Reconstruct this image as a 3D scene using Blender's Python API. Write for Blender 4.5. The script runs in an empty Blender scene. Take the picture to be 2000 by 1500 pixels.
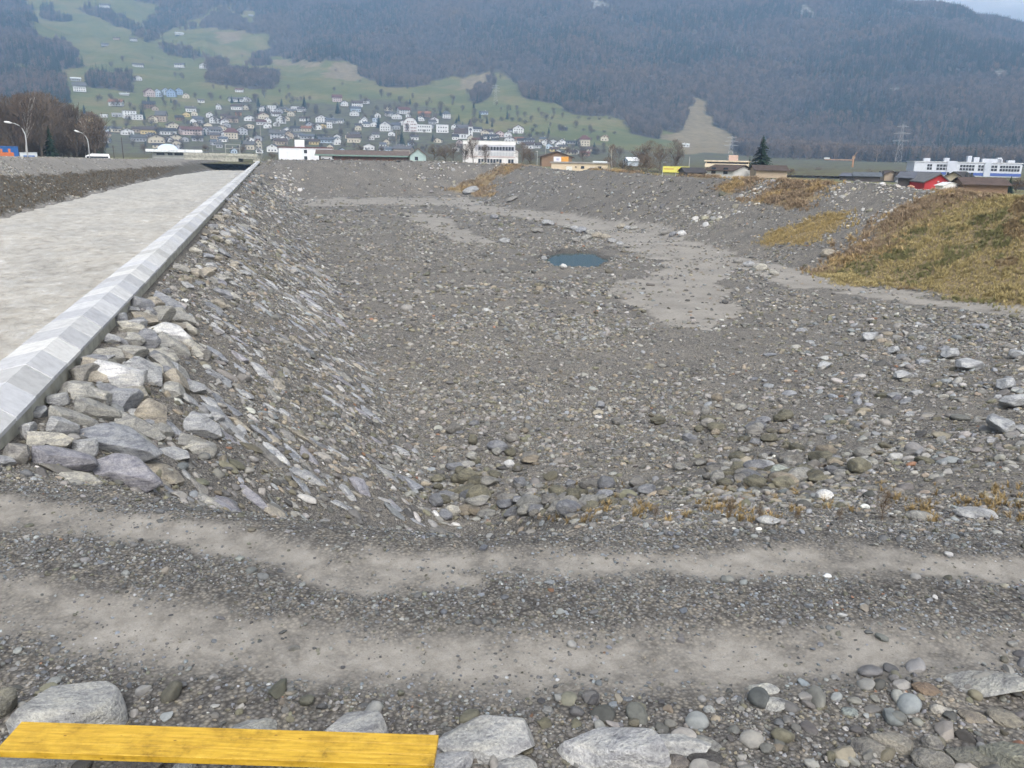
import bpy, math, random
import numpy as np
from mathutils import Matrix, Vector
from mathutils.geometry import delaunay_2d_cdt

random.seed(7)
rng = np.random.default_rng(7)
scene = bpy.context.scene
COL = scene.collection

# ------------------------------------------------------------------ camera
F = 1600.0; CX, CY = 1000.0, 750.0            # focal length and centre in photograph pixels (2000 x 1500)
PITCH = math.atan((CY - 300.0) / F); ROLL = math.radians(1.15); YAW = math.radians(16.0)
CAM = np.array([0.0, 0.0, 4.5])               # eye height above the gravel road; +Y runs along the river
fw = np.array([math.sin(YAW) * math.cos(PITCH), math.cos(YAW) * math.cos(PITCH), -math.sin(PITCH)])
_r0 = np.array([math.cos(YAW), -math.sin(YAW), 0.0]); _u0 = np.cross(_r0, fw)
RT = _r0 * math.cos(ROLL) + _u0 * math.sin(ROLL); UP = -_r0 * math.sin(ROLL) + _u0 * math.cos(ROLL)
cam_data = bpy.data.cameras.new('camera'); cam = bpy.data.objects.new('camera', cam_data); COL.objects.link(cam)
cam_data.sensor_fit = 'HORIZONTAL'; cam_data.sensor_width = 36.0; cam_data.lens = 36.0 * F / 2000.0
cam_data.clip_start = 0.1; cam_data.clip_end = 20000.0
M = Matrix.Identity(4)
for i in range(3):
    M[i][0] = RT[i]; M[i][1] = UP[i]; M[i][2] = -fw[i]; M[i][3] = CAM[i]
cam.matrix_world = M
scene.camera = cam

# ------------------------------------------------------------------ sky, sun, exposure
SUN_EL, SUN_AZ = math.radians(48), math.radians(-172)      # azimuth from +Y, to the right
world = bpy.data.worlds.new('World'); scene.world = world; world.use_nodes = True
nt = world.node_tree; nt.nodes.clear()
sky = nt.nodes.new('ShaderNodeTexSky'); sky.sky_type = 'NISHITA'; sky.sun_disc = False
sky.sun_elevation = SUN_EL; sky.sun_rotation = SUN_AZ; sky.dust_density = 4.0; sky.air_density = 1.0; sky.ozone_density = 1.0
hsv = nt.nodes.new('ShaderNodeHueSaturation'); hsv.inputs['Saturation'].default_value = 0.10   # overcast: nearly white cloud cover
bg = nt.nodes.new('ShaderNodeBackground'); bg.inputs['Strength'].default_value = 0.15
out = nt.nodes.new('ShaderNodeOutputWorld')
nt.links.new(sky.outputs[0], hsv.inputs['Color']); nt.links.new(hsv.outputs[0], bg.inputs['Color']); nt.links.new(bg.outputs[0], out.inputs[0])
sun_data = bpy.data.lights.new('sun', 'SUN'); sun_data.energy = 0.9; sun_data.angle = math.radians(45); sun_data.color = (1.0, 0.96, 0.9)
sun = bpy.data.objects.new('sun', sun_data); COL.objects.link(sun)
sd = Vector((math.sin(SUN_AZ) * math.cos(SUN_EL), math.cos(SUN_AZ) * math.cos(SUN_EL), math.sin(SUN_EL)))
sun.rotation_euler = sd.to_track_quat('Z', 'Y').to_euler()
scene.view_settings.view_transform = 'Standard'; scene.view_settings.look = 'None'
scene.view_settings.exposure = 0.74; scene.view_settings.gamma = 1.0; scene.view_settings.use_curve_mapping = False
scene.render.engine = 'CYCLES'
cy = scene.cycles
cy.use_adaptive_sampling = True; cy.adaptive_threshold = 0.025; cy.use_denoising = True; cy.max_bounces = 6; cy.diffuse_bounces = 3; cy.glossy_bounces = 2; cy.transmission_bounces = 2
cy.volume_bounces = 1; cy.transparent_max_bounces = 6; cy.caustics_reflective = False; cy.caustics_refractive = False
try:
    cy.denoiser = 'OPENIMAGEDENOISE'; cy.denoising_input_passes = 'RGB_ALBEDO_NORMAL'; cy.denoising_prefilter = 'FAST'
except Exception:
    pass

# ------------------------------------------------------------------ pixel <-> world helpers
def ray(px, py):
    d = fw + RT * ((px - CX) / F) - UP * ((py - CY) / F)
    return d / np.linalg.norm(d)
def atz(px, py, z):
    d = ray(px, py); return CAM + d * ((z - CAM[2]) / d[2])
def atr(px, py, r):
    d = ray(px, py); return CAM + d * (r / math.hypot(d[0], d[1]))
def proj(x, y, z):
    vx, vy, vz = x - CAM[0], y - CAM[1], z - CAM[2]
    d = vx * fw[0] + vy * fw[1] + vz * fw[2]
    d = np.where(np.abs(d) < 1e-6, 1e-6, d)
    px = CX + F * (vx * RT[0] + vy * RT[1] + vz * RT[2]) / d
    py = CY - F * (vx * UP[0] + vy * UP[1] + vz * UP[2]) / d
    return np.where(d > 0, px, -9999), np.where(d > 0, py, -9999), d

def _hash(ix, iy, s):
    h = (ix.astype(np.int64) * 374761393 + iy.astype(np.int64) * 668265263 + s * 974634777) & 0xffffffff
    h = ((h ^ (h >> 13)) * 1274126177) & 0xffffffff
    return ((h ^ (h >> 16)) & 0xffff) / 65535.0
def vnoise(x, y, s=0):
    ix = np.floor(x); iy = np.floor(y); fx = x - ix; fy = y - iy
    fx = fx * fx * (3 - 2 * fx); fy = fy * fy * (3 - 2 * fy)
    a = _hash(ix, iy, s); b = _hash(ix + 1, iy, s); c = _hash(ix, iy + 1, s); d = _hash(ix + 1, iy + 1, s)
    return (a * (1 - fx) + b * fx) * (1 - fy) + (c * (1 - fx) + d * fx) * fy - 0.5
def fbm(x, y, o=4, s=0, g=0.5):
    x = np.asarray(x, float); y = np.asarray(y, float)
    t = 0; a = 1.0
    for k in range(o):
        t = t + a * vnoise(x * 2 ** k + 17.3 * k, y * 2 ** k - 9.1 * k, s + k); a *= g
    return t
def pip(px, py, poly):
    ins = np.zeros(px.shape, bool); n = len(poly); j = n - 1
    for i in range(n):
        xi, yi = poly[i]; xj, yj = poly[j]
        if yi != yj:
            ins ^= ((yi > py) != (yj > py)) & (px < (xj - xi) * (py - yi) / (yj - yi) + xi)
        j = i
    return ins
def sstep(a, b, x):
    t = np.clip((x - a) / (b - a), 0, 1); return t * t * (3 - 2 * t)

# ------------------------------------------------------------------ object helpers
def make_mesh(name, verts, faces, mat=None, smooth=False):
    me = bpy.data.meshes.new(name); me.from_pydata([tuple(v) for v in verts], [], [tuple(f) for f in faces]); me.update()
    if mat: me.materials.append(mat)
    if smooth: me.polygons.foreach_set('use_smooth', [True] * len(me.polygons))
    return me
def np_mesh(name, V, Q, mat=None, smooth=True):
    """mesh from an (n,3) array and an (m,k) index array"""
    me = bpy.data.meshes.new(name); k = Q.shape[1]
    me.vertices.add(len(V)); me.vertices.foreach_set('co', np.ascontiguousarray(V, np.float32).ravel())
    me.loops.add(Q.size); me.loops.foreach_set('vertex_index', np.ascontiguousarray(Q, np.int32).ravel())
    me.polygons.add(len(Q)); me.polygons.foreach_set('loop_start', np.arange(0, Q.size, k, dtype=np.int32))
    me.update(calc_edges=True); me.validate()
    if smooth: me.polygons.foreach_set('use_smooth', np.ones(len(Q), bool))
    if mat: me.materials.append(mat)
    return me
def link(name, me, parent=None, loc=None, rot=None, scl=None, color=None):
    o = bpy.data.objects.new(name, me); COL.objects.link(o)
    if parent is not None: o.parent = parent
    if loc is not None: o.location = loc
    if rot is not None: o.rotation_euler = rot
    if scl is not None: o.scale = scl
    if color is not None: o.color = (color[0], color[1], color[2], 1.0)
    return o
def tag(o, label, cat, group=None):
    o['label'] = label; o['category'] = cat
    if group: o['group'] = group
    return o
def kind(o, k, label=None):
    o['kind'] = k
    if label: o['label'] = label
    return o
def empty(name, loc=(0, 0, 0), rz=0.0):
    o = bpy.data.objects.new(name, None); COL.objects.link(o); o.location = loc; o.rotation_euler = (0, 0, rz); return o
def box(x0, x1, y0, y1, z0, z1):
    v = [(x0, y0, z0), (x1, y0, z0), (x1, y1, z0), (x0, y1, z0), (x0, y0, z1), (x1, y0, z1), (x1, y1, z1), (x0, y1, z1)]
    f = [(3, 2, 1, 0), (4, 5, 6, 7), (0, 1, 5, 4), (1, 2, 6, 5), (2, 3, 7, 6), (3, 0, 4, 7)]
    return v, f
def tube(pts, rad, n=6):
    V, Fc = [], []
    pts = [Vector(p) for p in pts]
    for i, p in enumerate(pts):
        d = (pts[min(i + 1, len(pts) - 1)] - pts[max(i - 1, 0)]).normalized()
        a = d.orthogonal().normalized(); b = d.cross(a)
        r = rad[i] if hasattr(rad, '__len__') else rad
        for k in range(n):
            t = 2 * math.pi * k / n; V.append(tuple(p + a * (r * math.cos(t)) + b * (r * math.sin(t))))
    for i in range(len(pts) - 1):
        for k in range(n):
            Fc.append((i * n + k, i * n + (k + 1) % n, (i + 1) * n + (k + 1) % n, (i + 1) * n + k))
    Fc.append(tuple(range(n))[::-1]); Fc.append(tuple(range((len(pts) - 1) * n, len(pts) * n)))
    return V, Fc
class MB:
    def __init__(s): s.v = []; s.f = []
    def add(s, vf):
        n = len(s.v); s.v += list(vf[0]); s.f += [tuple(i + n for i in f) for f in vf[1]]; return s
    def box(s, *a): return s.add(box(*a))
    def mesh(s, name, mat, smooth=False): return make_mesh(name, s.v, s.f, mat, smooth)
    def build(s, name, mat, parent=None, **k): return link(name, s.mesh(name, mat), parent, **k)

# ------------------------------------------------------------------ materials
def mat_new(name, rough=0.85, spec=0.3):
    m = bpy.data.materials.new(name); m.use_nodes = True
    b = m.node_tree.nodes['Principled BSDF']; b.inputs['Roughness'].default_value = rough
    b.inputs['Specular IOR Level'].default_value = spec
    return m, m.node_tree, b
def N(t, typ, **kw):
    n = t.nodes.new(typ)
    for k, v in kw.items():
        if k in n.inputs: n.inputs[k].default_value = v
        else: setattr(n, k, v)
    return n
def L(t, a, b): t.links.new(a, b)
def ramp(t, fac, stops):
    r = t.nodes.new('ShaderNodeValToRGB'); e = r.color_ramp.elements
    e[0].position = stops[0][0]; e[0].color = (*stops[0][1], 1)
    e[1].position = stops[-1][0]; e[1].color = (*stops[-1][1], 1)
    for p, c in stops[1:-1]:
        q = e.new(p); q.color = (*c, 1)
    L(t, fac, r.inputs[0]); return r.outputs[0]
def mixc(t, fac, a, b, mode='MIX'):
    n = t.nodes.new('ShaderNodeMix'); n.data_type = 'RGBA'; n.blend_type = mode
    for s, i in ((fac, 0), (a, 6), (b, 7)):
        if isinstance(s, (int, float)): n.inputs[i].default_value = s
        elif isinstance(s, tuple): n.inputs[i].default_value = (*s, 1)
        else: L(t, s, n.inputs[i])
    return n.outputs[2]
def coords(t, kindc='Object', scale=None):
    c = t.nodes.new('ShaderNodeTexCoord'); o = c.outputs[kindc]
    if scale is not None:
        m = t.nodes.new('ShaderNodeMapping'); m.inputs['Scale'].default_value = scale if hasattr(scale, '__len__') else (scale,) * 3
        L(t, o, m.inputs[0]); o = m.outputs[0]
    return o
def noise(t, vec, scale, detail=4, rough=0.55):
    n = t.nodes.new('ShaderNodeTexNoise'); n.inputs['Scale'].default_value = scale; n.inputs['Detail'].default_value = detail
    n.inputs['Roughness'].default_value = rough
    if vec is not None: L(t, vec, n.inputs['Vector'])
    return n.outputs['Fac']
def geo_pos(t): return t.nodes.new('ShaderNodeNewGeometry').outputs['Position']
def bump(t, b, h, strength=0.5, dist=0.02):
    n = t.nodes.new('ShaderNodeBump'); n.inputs['Strength'].default_value = strength; n.inputs['Distance'].default_value = dist
    L(t, h, n.inputs['Height']); L(t, n.outputs[0], b.inputs['Normal'])

def stone_material(name, source, grain=1.0):
    """weathered stone; its own colour comes from the object or from the scattered point"""
    m, t, b = mat_new(name, 0.78, 0.35)
    pos = geo_pos(t)
    if source == 'object':
        base = t.nodes.new('ShaderNodeObjectInfo').outputs['Color']
        n1 = noise(t, pos, 3.0, 4, 0.6); n2 = noise(t, pos, 34.0, 2, 0.7)
        mp = N(t, 'ShaderNodeMapping', Scale=(1.0, 1.6, 7.0)); mp.inputs['Rotation'].default_value = (0.5, 0.35, 0.2); L(t, pos, mp.inputs[0])
        n3 = noise(t, mp.outputs[0], 3.0, 5, 0.7)
        v1 = ramp(t, n1, [(0.3, (0.68, 0.68, 0.68)), (0.52, (1, 1, 1)), (0.72, (1.2, 1.18, 1.14))])
        v2 = ramp(t, n2, [(0.32, (0.70, 0.70, 0.72)), (0.55, (1, 1, 1)), (0.75, (1.22, 1.22, 1.2))])
        v3 = ramp(t, n3, [(0.36, (0.62, 0.62, 0.66)), (0.5, (1, 1, 1)), (0.64, (1.16, 1.14, 1.08))])
        c = mixc(t, 1.0, mixc(t, 1.0, mixc(t, 1.0, base, v1, 'MULTIPLY'), v2, 'MULTIPLY'), v3, 'MULTIPLY')
        mm = N(t, 'ShaderNodeMath', operation='MULTIPLY_ADD'); L(t, n1, mm.inputs[0]); mm.inputs[1].default_value = 2.5; L(t, n2, mm.inputs[2])
        bump(t, b, mm.outputs[0], 0.85, 0.03)
    else:
        a = t.nodes.new('ShaderNodeAttribute'); a.attribute_type = 'INSTANCER'; a.attribute_name = 'col'; base = a.outputs['Color']
        n1 = noise(t, pos, 9.0, 3, 0.7)
        c = mixc(t, 1.0, base, ramp(t, n1, [(0.3, (0.72, 0.72, 0.74)), (0.52, (1, 1, 1)), (0.72, (1.2, 1.18, 1.14))]), 'MULTIPLY')
    L(t, c, b.inputs['Base Color'])
    return m
M_STONE = stone_material('weathered_stone', 'object')
M_PEB = stone_material('river_pebble', 'inst', 1.5)

def simple(name, col, var=0.15, scale=3.0, rough=0.8, spec=0.3, bumpd=0.0, obj_color=False, stretch=None):
    m, t, b = mat_new(name, rough, spec)
    base = t.nodes.new('ShaderNodeObjectInfo').outputs['Color'] if obj_color else None
    pos = coords(t, 'Object', stretch) if stretch else geo_pos(t)
    n = noise(t, pos, scale, 5, 0.6)
    v = ramp(t, n, [(0.25, (1 - var * 1.6,) * 3), (0.5, (1, 1, 1)), (0.75, (1 + var,) * 3)])
    c = mixc(t, 1.0, base if base else col, v, 'MULTIPLY')
    L(t, c, b.inputs['Base Color'])
    if bumpd: bump(t, b, n, 0.5, bumpd)
    return m
M_CONC = simple('old_concrete', (0.40, 0.39, 0.33), 0.3, 1.6, 0.85, 0.25, 0.01)
M_CAP = simple('granite_cap', None, 0.12, 5.0, 0.75, 0.3, 0.004, obj_color=True)
M_PLASTER = simple('plaster', None, 0.1, 0.5, 0.9, 0.2, 0.0, obj_color=True)
M_ROOF = simple('roof_covering', None, 0.25, 1.2, 0.8, 0.3, 0.02, obj_color=True)
M_PAINT = simple('painted_metal', None, 0.08, 2.0, 0.5, 0.4, 0.0, obj_color=True)
M_STEEL = simple('galvanised_steel', (0.42, 0.43, 0.43), 0.1, 4.0, 0.5, 0.5)
M_BARK = simple('bark', None, 0.3, 6.0, 0.95, 0.1, 0.0, obj_color=True)
M_WIN, _t, _b = mat_new('window_glass', 0.15, 0.5); _b.inputs['Base Color'].default_value = (0.035, 0.04, 0.05, 1)

# ------------------------------------------------------------------ basin, banks and road: one height field from surveyed breaklines
pts3 = []
_ly = (-20, 60, 110, 150, 200, 250, 300, 330)
for y in np.arange(-20, 331, 5.0):
    cz = float(np.interp(y, _ly, (3.2, 3.2, 3.0, 2.5, 1.7, 0.9, 0.5, 0.5))); cx_ = float(np.interp(y, _ly, (-30.5, -30.5, -30.5, -30.5, -27, -21, -17, -17)))
    wx = float(np.interp(y, _ly, (-22, -22, -22, -22.2, -20.5, -16, -12, -12)))
    pts3 += [(-90, y, cz * 0.6 + 0.4), (cx_ - 7, y, cz), (cx_, y, cz), (wx, y, -1.65), (wx + 2, y, -3.0)]
for y in np.arange(-20, 331, 2.5):
    pts3 += [(-5.9, y, -3.0), (-5.2, y, 0.02), (-4.4, y, 0.02 - 0.20 * min(max((y - 12.6) / 1.5, 0), 1)), (-3.9, y, -0.02 - 0.24 * min(max((y - 12.6) / 1.5, 0), 1))]
for y in np.arange(20.2, 167, 3.0): pts3.append((3.9, y, -5.0))
pts3 += [(3.4, 171, -5), (17, 181, -5), (30, 188, -5), (42, 190, -5)]
pts3 += [(44, 150, -5), (45, 120, -5), (45.5, 90, -5), (45, 61, -4.95), (45, 40, -4.3), (47, 25, -3.3)]
pts3 += [tuple(atr(*p)) for p in ((515, 316, 190), (700, 314, 199), (860, 316, 205), (1000, 322, 200), (1150, 330, 165), (1300, 342, 132),
                                  (1500, 350, 111), (1700, 359, 98), (1880, 374, 84), (2000, 385, 76))]
pts3 += [(61, 35, 1.8), (61, 10, 1.8), (61, -20, 1.8)]
for y in (-20, 20, 60, 110, 160, 200): pts3 += [(65.5, y, 0.8), (76, y, -0.6), (150, y, -0.6)]
for x in (-2, 20, 45, 66): pts3 += [(x, 213, 1.9), (x, 226, 0.3), (x, 330, 0.3)]
pts3 += [(150, 330, 0.3)]
pts3 += [tuple(atz(*p)) for p in ((2000, 700, -3.7), (2000, 800, -2.9), (2000, 900, -1.8), (2000, 980, -0.6), (1600, 600, -5), (1600, 700, -4.8), (1600, 800, -4.4),
                                  (1600, 900, -3.3), (1600, 960, -2.0), (1600, 1005, -0.6), (1300, 700, -5), (1300, 850, -5), (1300, 930, -4.0), (1300, 980, -2.2),
                                  (1300, 1012, -0.7), (1000, 900, -5), (1020, 975, -4.4), (1100, 1003, -2.6), (900, 700, -5), (1000, 560, -5), (800, 470, -5), (1000, 430, -5))]
ROAD_FAR = [tuple(atz(*p)) for p in ((-500, 890, 0.02), (-200, 918, 0.02), (0, 935, 0.02), (300, 960, 0), (600, 1000, 0), (870, 1022, 0), (1100, 1026, 0), (1400, 1030, 0), (2000, 1032, 0), (2500, 1030, 0))]
ROAD_NEAR = [tuple(atz(*p)) for p in ((-300, 1300, 0), (0, 1335, 0), (500, 1375, 0), (1000, 1405, 0), (1500, 1375, 0), (2000, 1300, 0), (2400, 1250, 0))]
pts3 += ROAD_FAR + ROAD_NEAR
pts3 += [(-10, 2.5, 2.9), (-4, 1.5, 2.9), (0, 0.3, 2.9), (4, -0.9, 2.9), (10, -3, 2.9), (-10, -20, 2.9), (10, -20, 2.9), (30, -20, 2.5), (30, -8, 0), (47, 12, -2), (47, -5, 0.5), (30, 4, -0.2), (28, 16, -2.0)]
pts3 += [(-2.2, 13.4, -1.1), (-1.0, 12.9, -1.85), (0.2, 12.6, -2.6), (1.4, 12.8, -3.4), (2.6, 13.6, -4.15), (3.6, 15.2, -4.8), (-3.0, 6.0, 0.12), (-3.2, 5.1, 0.2), (0, 3.9, 0.25), (3, 2.9, 0.25), (6, 2.0, 0.3), (-6, 6.2, 0.2)]
P3 = np.array(pts3)
vv, _, ff, _, _, _ = delaunay_2d_cdt([Vector((p[0], p[1])) for p in P3], [], [], 0, 1e-4)
zz = []
for v in vv:
    zz.append(P3[np.argmin((P3[:, 0] - v.x) ** 2 + (P3[:, 1] - v.y) ** 2), 2])
GX0, GY0, GS = -90.0, -20.0, 0.5
gx = np.arange(GX0, 150.01, GS); gy = np.arange(GY0, 330.01, GS)
GH = np.zeros((len(gy), len(gx)))
for tri in ff:
    for a, b, c in [(tri[0], tri[i], tri[i + 1]) for i in range(1, len(tri) - 1)]:
        (x1, y1, z1), (x2, y2, z2), (x3, y3, z3) = [(vv[i].x, vv[i].y, zz[i]) for i in (a, b, c)]
        det = (y2 - y3) * (x1 - x3) + (x3 - x2) * (y1 - y3)
        if abs(det) < 1e-9: continue
        i0 = max(0, int((min(x1, x2, x3) - GX0) / GS)); i1 = min(len(gx), int((max(x1, x2, x3) - GX0) / GS) + 2)
        j0 = max(0, int((min(y1, y2, y3) - GY0) / GS)); j1 = min(len(gy), int((max(y1, y2, y3) - GY0) / GS) + 2)
        X, Y = np.meshgrid(gx[i0:i1], gy[j0:j1])
        l1 = ((y2 - y3) * (X - x3) + (x3 - x2) * (Y - y3)) / det; l2 = ((y3 - y1) * (X - x3) + (x1 - x3) * (Y - y3)) / det
        ok = (l1 >= -1e-6) & (l2 >= -1e-6) & (l1 + l2 <= 1 + 1e-6)
        GH[j0:j1, i0:i1][ok] = (l1 * z1 + l2 * z2 + (1 - l1 - l2) * z3)[ok]
for _ in range(2):
    p = np.pad(GH, 1, mode='edge'); GH = (p[1:-1, 1:-1] * 4 + p[:-2, 1:-1] + p[2:, 1:-1] + p[1:-1, :-2] + p[1:-1, 2:]) / 8

def seg_dist(x, y, poly):
    d = np.full(x.shape, 1e9)
    for (a, b), (c, e) in zip(poly[:-1], poly[1:]):
        vx, vy = c - a, e - b; t = np.clip(((x - a) * vx + (y - b) * vy) / (vx * vx + vy * vy), 0, 1)
        d = np.minimum(d, np.hypot(x - a - t * vx, y - b - t * vy))
    return d
TRACKS = [[tuple(atz(px, py, 0)[:2]) for px, py in L_] for L_ in (
    [(-500, 950), (-50, 988), (0, 995), (250, 1022), (450, 1062), (590, 1092)],
    [(720, 1098), (1000, 1095), (1400, 1098), (1700, 1095), (2050, 1115), (2500, 1120)],
    [(-500, 1100), (-50, 1160), (0, 1172), (200, 1215), (450, 1258), (700, 1280), (1000, 1288), (1300, 1290), (1600, 1285), (2050, 1290), (2500, 1280)],
    [(620, 1120), (760, 1130), (900, 1125)])]
TRACKW = [0.27, 0.25, 0.36, 0.22]
POOL = [(1125 + 62 * math.cos(a), 506 + 17 * math.sin(a)) for a in np.linspace(0, 2 * math.pi, 28, endpoint=False)]

def smooth_height(x, y):
    x = np.asarray(x, float); y = np.asarray(y, float)
    u = np.clip((x - GX0) / GS, 0, len(gx) - 1.001); v = np.clip((y - GY0) / GS, 0, len(gy) - 1.001)
    i = u.astype(int); j = v.astype(int); a = u - i; b = v - j
    return (GH[j, i] * (1 - a) + GH[j, i + 1] * a) * (1 - b) + (GH[j + 1, i] * (1 - a) + GH[j + 1, i + 1] * a) * b
PC = atz(1125, 506, -5.0); PDIR = np.array([PC[0], PC[1]]) / math.hypot(PC[0], PC[1])
def pool_r(x, y):
    dx, dy = x - PC[0], y - PC[1]
    a = dx * PDIR[0] + dy * PDIR[1]; b = -dx * PDIR[1] + dy * PDIR[0]
    return np.hypot(a / 6.3, b / 3.1) + 0.3 * fbm(x * 0.45, y * 0.45, 3, 3)
def road_mask(x, y):
    """1 on the road strip between its two edges"""
    zf = np.interp(x, [p[0] for p in ROAD_FAR], [p[1] for p in ROAD_FAR]); zn = np.interp(x, [p[0] for p in ROAD_NEAR], [p[1] for p in ROAD_NEAR])
    return sstep(-0.3, 0.3, zf - y) * sstep(-0.3, 0.3, y - zn)
def track_mask(x, y):
    m = np.zeros(np.shape(x)); w = 0.26 * fbm(x * 1.5, y * 1.5, 5, 31, 0.75)
    for T, tw in zip(TRACKS, TRACKW):
        d = seg_dist(x, y, T) + w * 0.8; m = np.maximum(m, 1 - sstep(tw * 0.3, tw * 2.1, d))
    return m
def height(x, y):
    x = np.asarray(x, float); y = np.asarray(y, float)
    h = smooth_height(x, y)
    r = np.hypot(x, y)
    onroad = road_mask(x, y); near = r < 25
    amp = np.where(x < -4.2, np.where(x > -21, 0.0, 0.25), 1.0) * (1 - 0.8 * onroad)
    h = h + amp * (0.22 * fbm(x / 6.0, y / 6.0, 3, 5) + 0.10 * fbm(x / 1.3, y / 1.3, 3, 9))
    h = h + amp * 0.03 * fbm(x * 4, y * 4, 3, 21) + 0.010 * onroad * fbm(x * 7, y * 7, 3, 27)
    tm = np.where(near, track_mask(x, y), 0.0)
    h = h - 0.035 * tm * onroad
    pr = pool_r(x, y)
    h = np.where(pr < 2.2, h * sstep(1.0, 2.2, pr) + (1 - sstep(1.0, 2.2, pr)) * (-5.0 + 0.15 * sstep(0.9, 1.2, pr) + 0.35 * fbm(x / 2, y / 2, 2, 77)), h)
    h = np.where(pr < 1.02, np.minimum(h, -5.12 - 0.6 * (1.02 - pr)), h)
    return h
def normal_at(x, y, e=0.25):
    hx = (smooth_height(x + e, y) - smooth_height(x - e, y)) / (2 * e); hy = (smooth_height(x, y + e) - smooth_height(x, y - e)) / (2 * e)
    n = np.stack([-hx, -hy, np.ones_like(hx)], -1); return n / np.linalg.norm(n, axis=-1, keepdims=True)
def cast(px, py, rmax=320.0):
    """where the sight line through a photograph pixel meets the ground"""
    d = ray(px, py); hz = math.hypot(d[0], d[1]); t = np.geomspace(2.5, rmax, 1600) / hz
    p = CAM + d * t[:, None]; g = height(p[:, 0], p[:, 1]); k = np.argmax(p[:, 2] < g)
    return np.array([p[k, 0], p[k, 1], g[k]]), float(t[k])

# areas with a cover of their own, outlined on the ground
SAND = [[(870, 398), (960, 402), (1100, 418), (1200, 430), (1300, 440), (1360, 470), (1450, 505), (1530, 522), (1600, 541), (1680, 560), (1800, 580), (2010, 604), (2600, 660), (2600, 690),
         (2010, 622), (1800, 598), (1650, 574), (1560, 558), (1500, 543), (1430, 522), (1340, 514), (1260, 500), (1210, 482), (1190, 464), (1130, 447), (1040, 428), (930, 414)],
        [(790, 418), (860, 420), (905, 445), (965, 472), (930, 482), (880, 468), (835, 447)],
        [(1180, 562), (1280, 545), (1300, 512), (1430, 520), (1405, 560), (1440, 600), (1400, 640), (1300, 630), (1240, 602)],
        [(600, 388), (900, 384), (960, 398), (880, 402), (700, 400), (600, 404)]]
GRASS = [[(1597, 538), (1650, 512), (1700, 488), (1770, 440), (1840, 405), (1900, 382), (2010, 372), (2700, 300), (2700, 700), (2010, 604), (1900, 588), (1750, 566), (1640, 551)]]
GOLD = [[(1488, 477), (1530, 448), (1575, 430), (1620, 415), (1658, 408), (1645, 436), (1605, 466), (1560, 475), (1520, 480)]]
BROWN = [[(865, 374), (900, 358), (945, 340), (985, 322), (1030, 320), (1000, 333), (965, 350), (957, 368), (955, 384), (932, 384), (915, 373)],
         [(1440, 390), (1470, 385), (1510, 362), (1560, 346), (1650, 348), (1620, 364), (1590, 385), (1545, 412), (1500, 398)],
         [(1408, 372), (1440, 350), (1475, 343), (1505, 345), (1475, 362), (1438, 378)],
         [(1590, 540), (1660, 487), (1700, 455), (1740, 418), (1800, 385), (1880, 362), (2010, 352), (2010, 374), (1900, 384), (1840, 407), (1770, 442), (1700, 490), (1640, 530)],
         [(1030, 322), (1200, 334), (1300, 341), (1420, 349), (1420, 346), (1300, 336), (1200, 329), (1030, 317)]]
RIP = [[(478, 330), (520, 316), (560, 318), (600, 350), (640, 385), (585, 395), (540, 380)],
       [(795, 372), (820, 345), (850, 318), (985, 320), (940, 342), (890, 362), (862, 378)],
       [(1555, 435), (1600, 400), (1650, 352), (1750, 352), (1885, 364), (1800, 385), (1740, 420), (1690, 465), (1600, 520), (1640, 440), (1655, 405)],
       [(1345, 440), (1400, 400), (1440, 390), (1500, 350), (1560, 346), (1500, 372), (1440, 420), (1380, 450)]]
MUD = [[(-600, 380), (0, 346), (150, 338), (300, 326), (420, 318), (440, 326), (300, 347), (150, 382), (0, 424), (-600, 560)]]
def area_masks(x, y, z):
    px, py, d = proj(x, y, z)
    s = np.clip(900.0 / np.maximum(d, 5), 2, 40)
    jx = px + s * 3.2 * fbm(x / 2.5, y / 2.5, 4, 41); jy = py + s * 0.9 * fbm(x / 2.5, y / 2.5, 4, 47)
    far = np.hypot(x, y) > 12
    def any_of(P):
        m = np.zeros(px.shape, bool)
        for p in P: m |= pip(jx, jy, p)
        return (m & far).astype(float)
    sand = np.maximum(any_of(SAND), np.where(np.hypot(x, y) < 25, track_mask(x, y) * road_mask(x, y) * np.clip(0.8 + 0.8 * fbm(x * 2.4, y * 2.4, 5, 53, 0.65), 0, 1), 0))
    right = x > 0
    mud_ = any_of(MUD) * (x < -15)
    sand = np.where(x < -22, np.maximum(sand, 0.75 * (1 - mud_)), sand)
    sand = sand * np.where(np.hypot(x, y) > 25, 0.82 + 0.5 * fbm(x / 1.5, y / 1.5, 4, 51), 1.0)
    return dict(sand=sand, grass=any_of(GRASS) * right, gold=any_of(GOLD) * right, brown=any_of(BROWN) * right, rip=any_of(RIP) * right, mud=mud_, px=px, py=py, d=d)

na, nr = 560, 780
az = np.radians(np.linspace(-66, 82, na)); rr = np.geomspace(2.2, 325, nr)
A, Rr = np.meshgrid(az, rr); X = Rr * np.sin(A); Y = Rr * np.cos(A)
X = np.clip(X, -89, 149); Z = height(X, Y)
mk = area_masks(X, Y, Z)
idx = np.arange(na * nr).reshape(nr, na)
Q = np.stack([idx[:-1, :-1], idx[:-1, 1:], idx[1:, 1:], idx[1:, :-1]], -1).reshape(-1, 4)
GM, t, b = mat_new('river_gravel_ground', 0.92, 0.25)
pos = geo_pos(t)
at1 = N(t, 'ShaderNodeAttribute', attribute_name='cover'); at2 = N(t, 'ShaderNodeAttribute', attribute_name='cover2')
sp1 = t.nodes.new('ShaderNodeSeparateColor'); L(t, at1.outputs['Color'], sp1.inputs[0]); sp2 = t.nodes.new('ShaderNodeSeparateColor'); L(t, at2.outputs['Color'], sp2.inputs[0])
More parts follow.
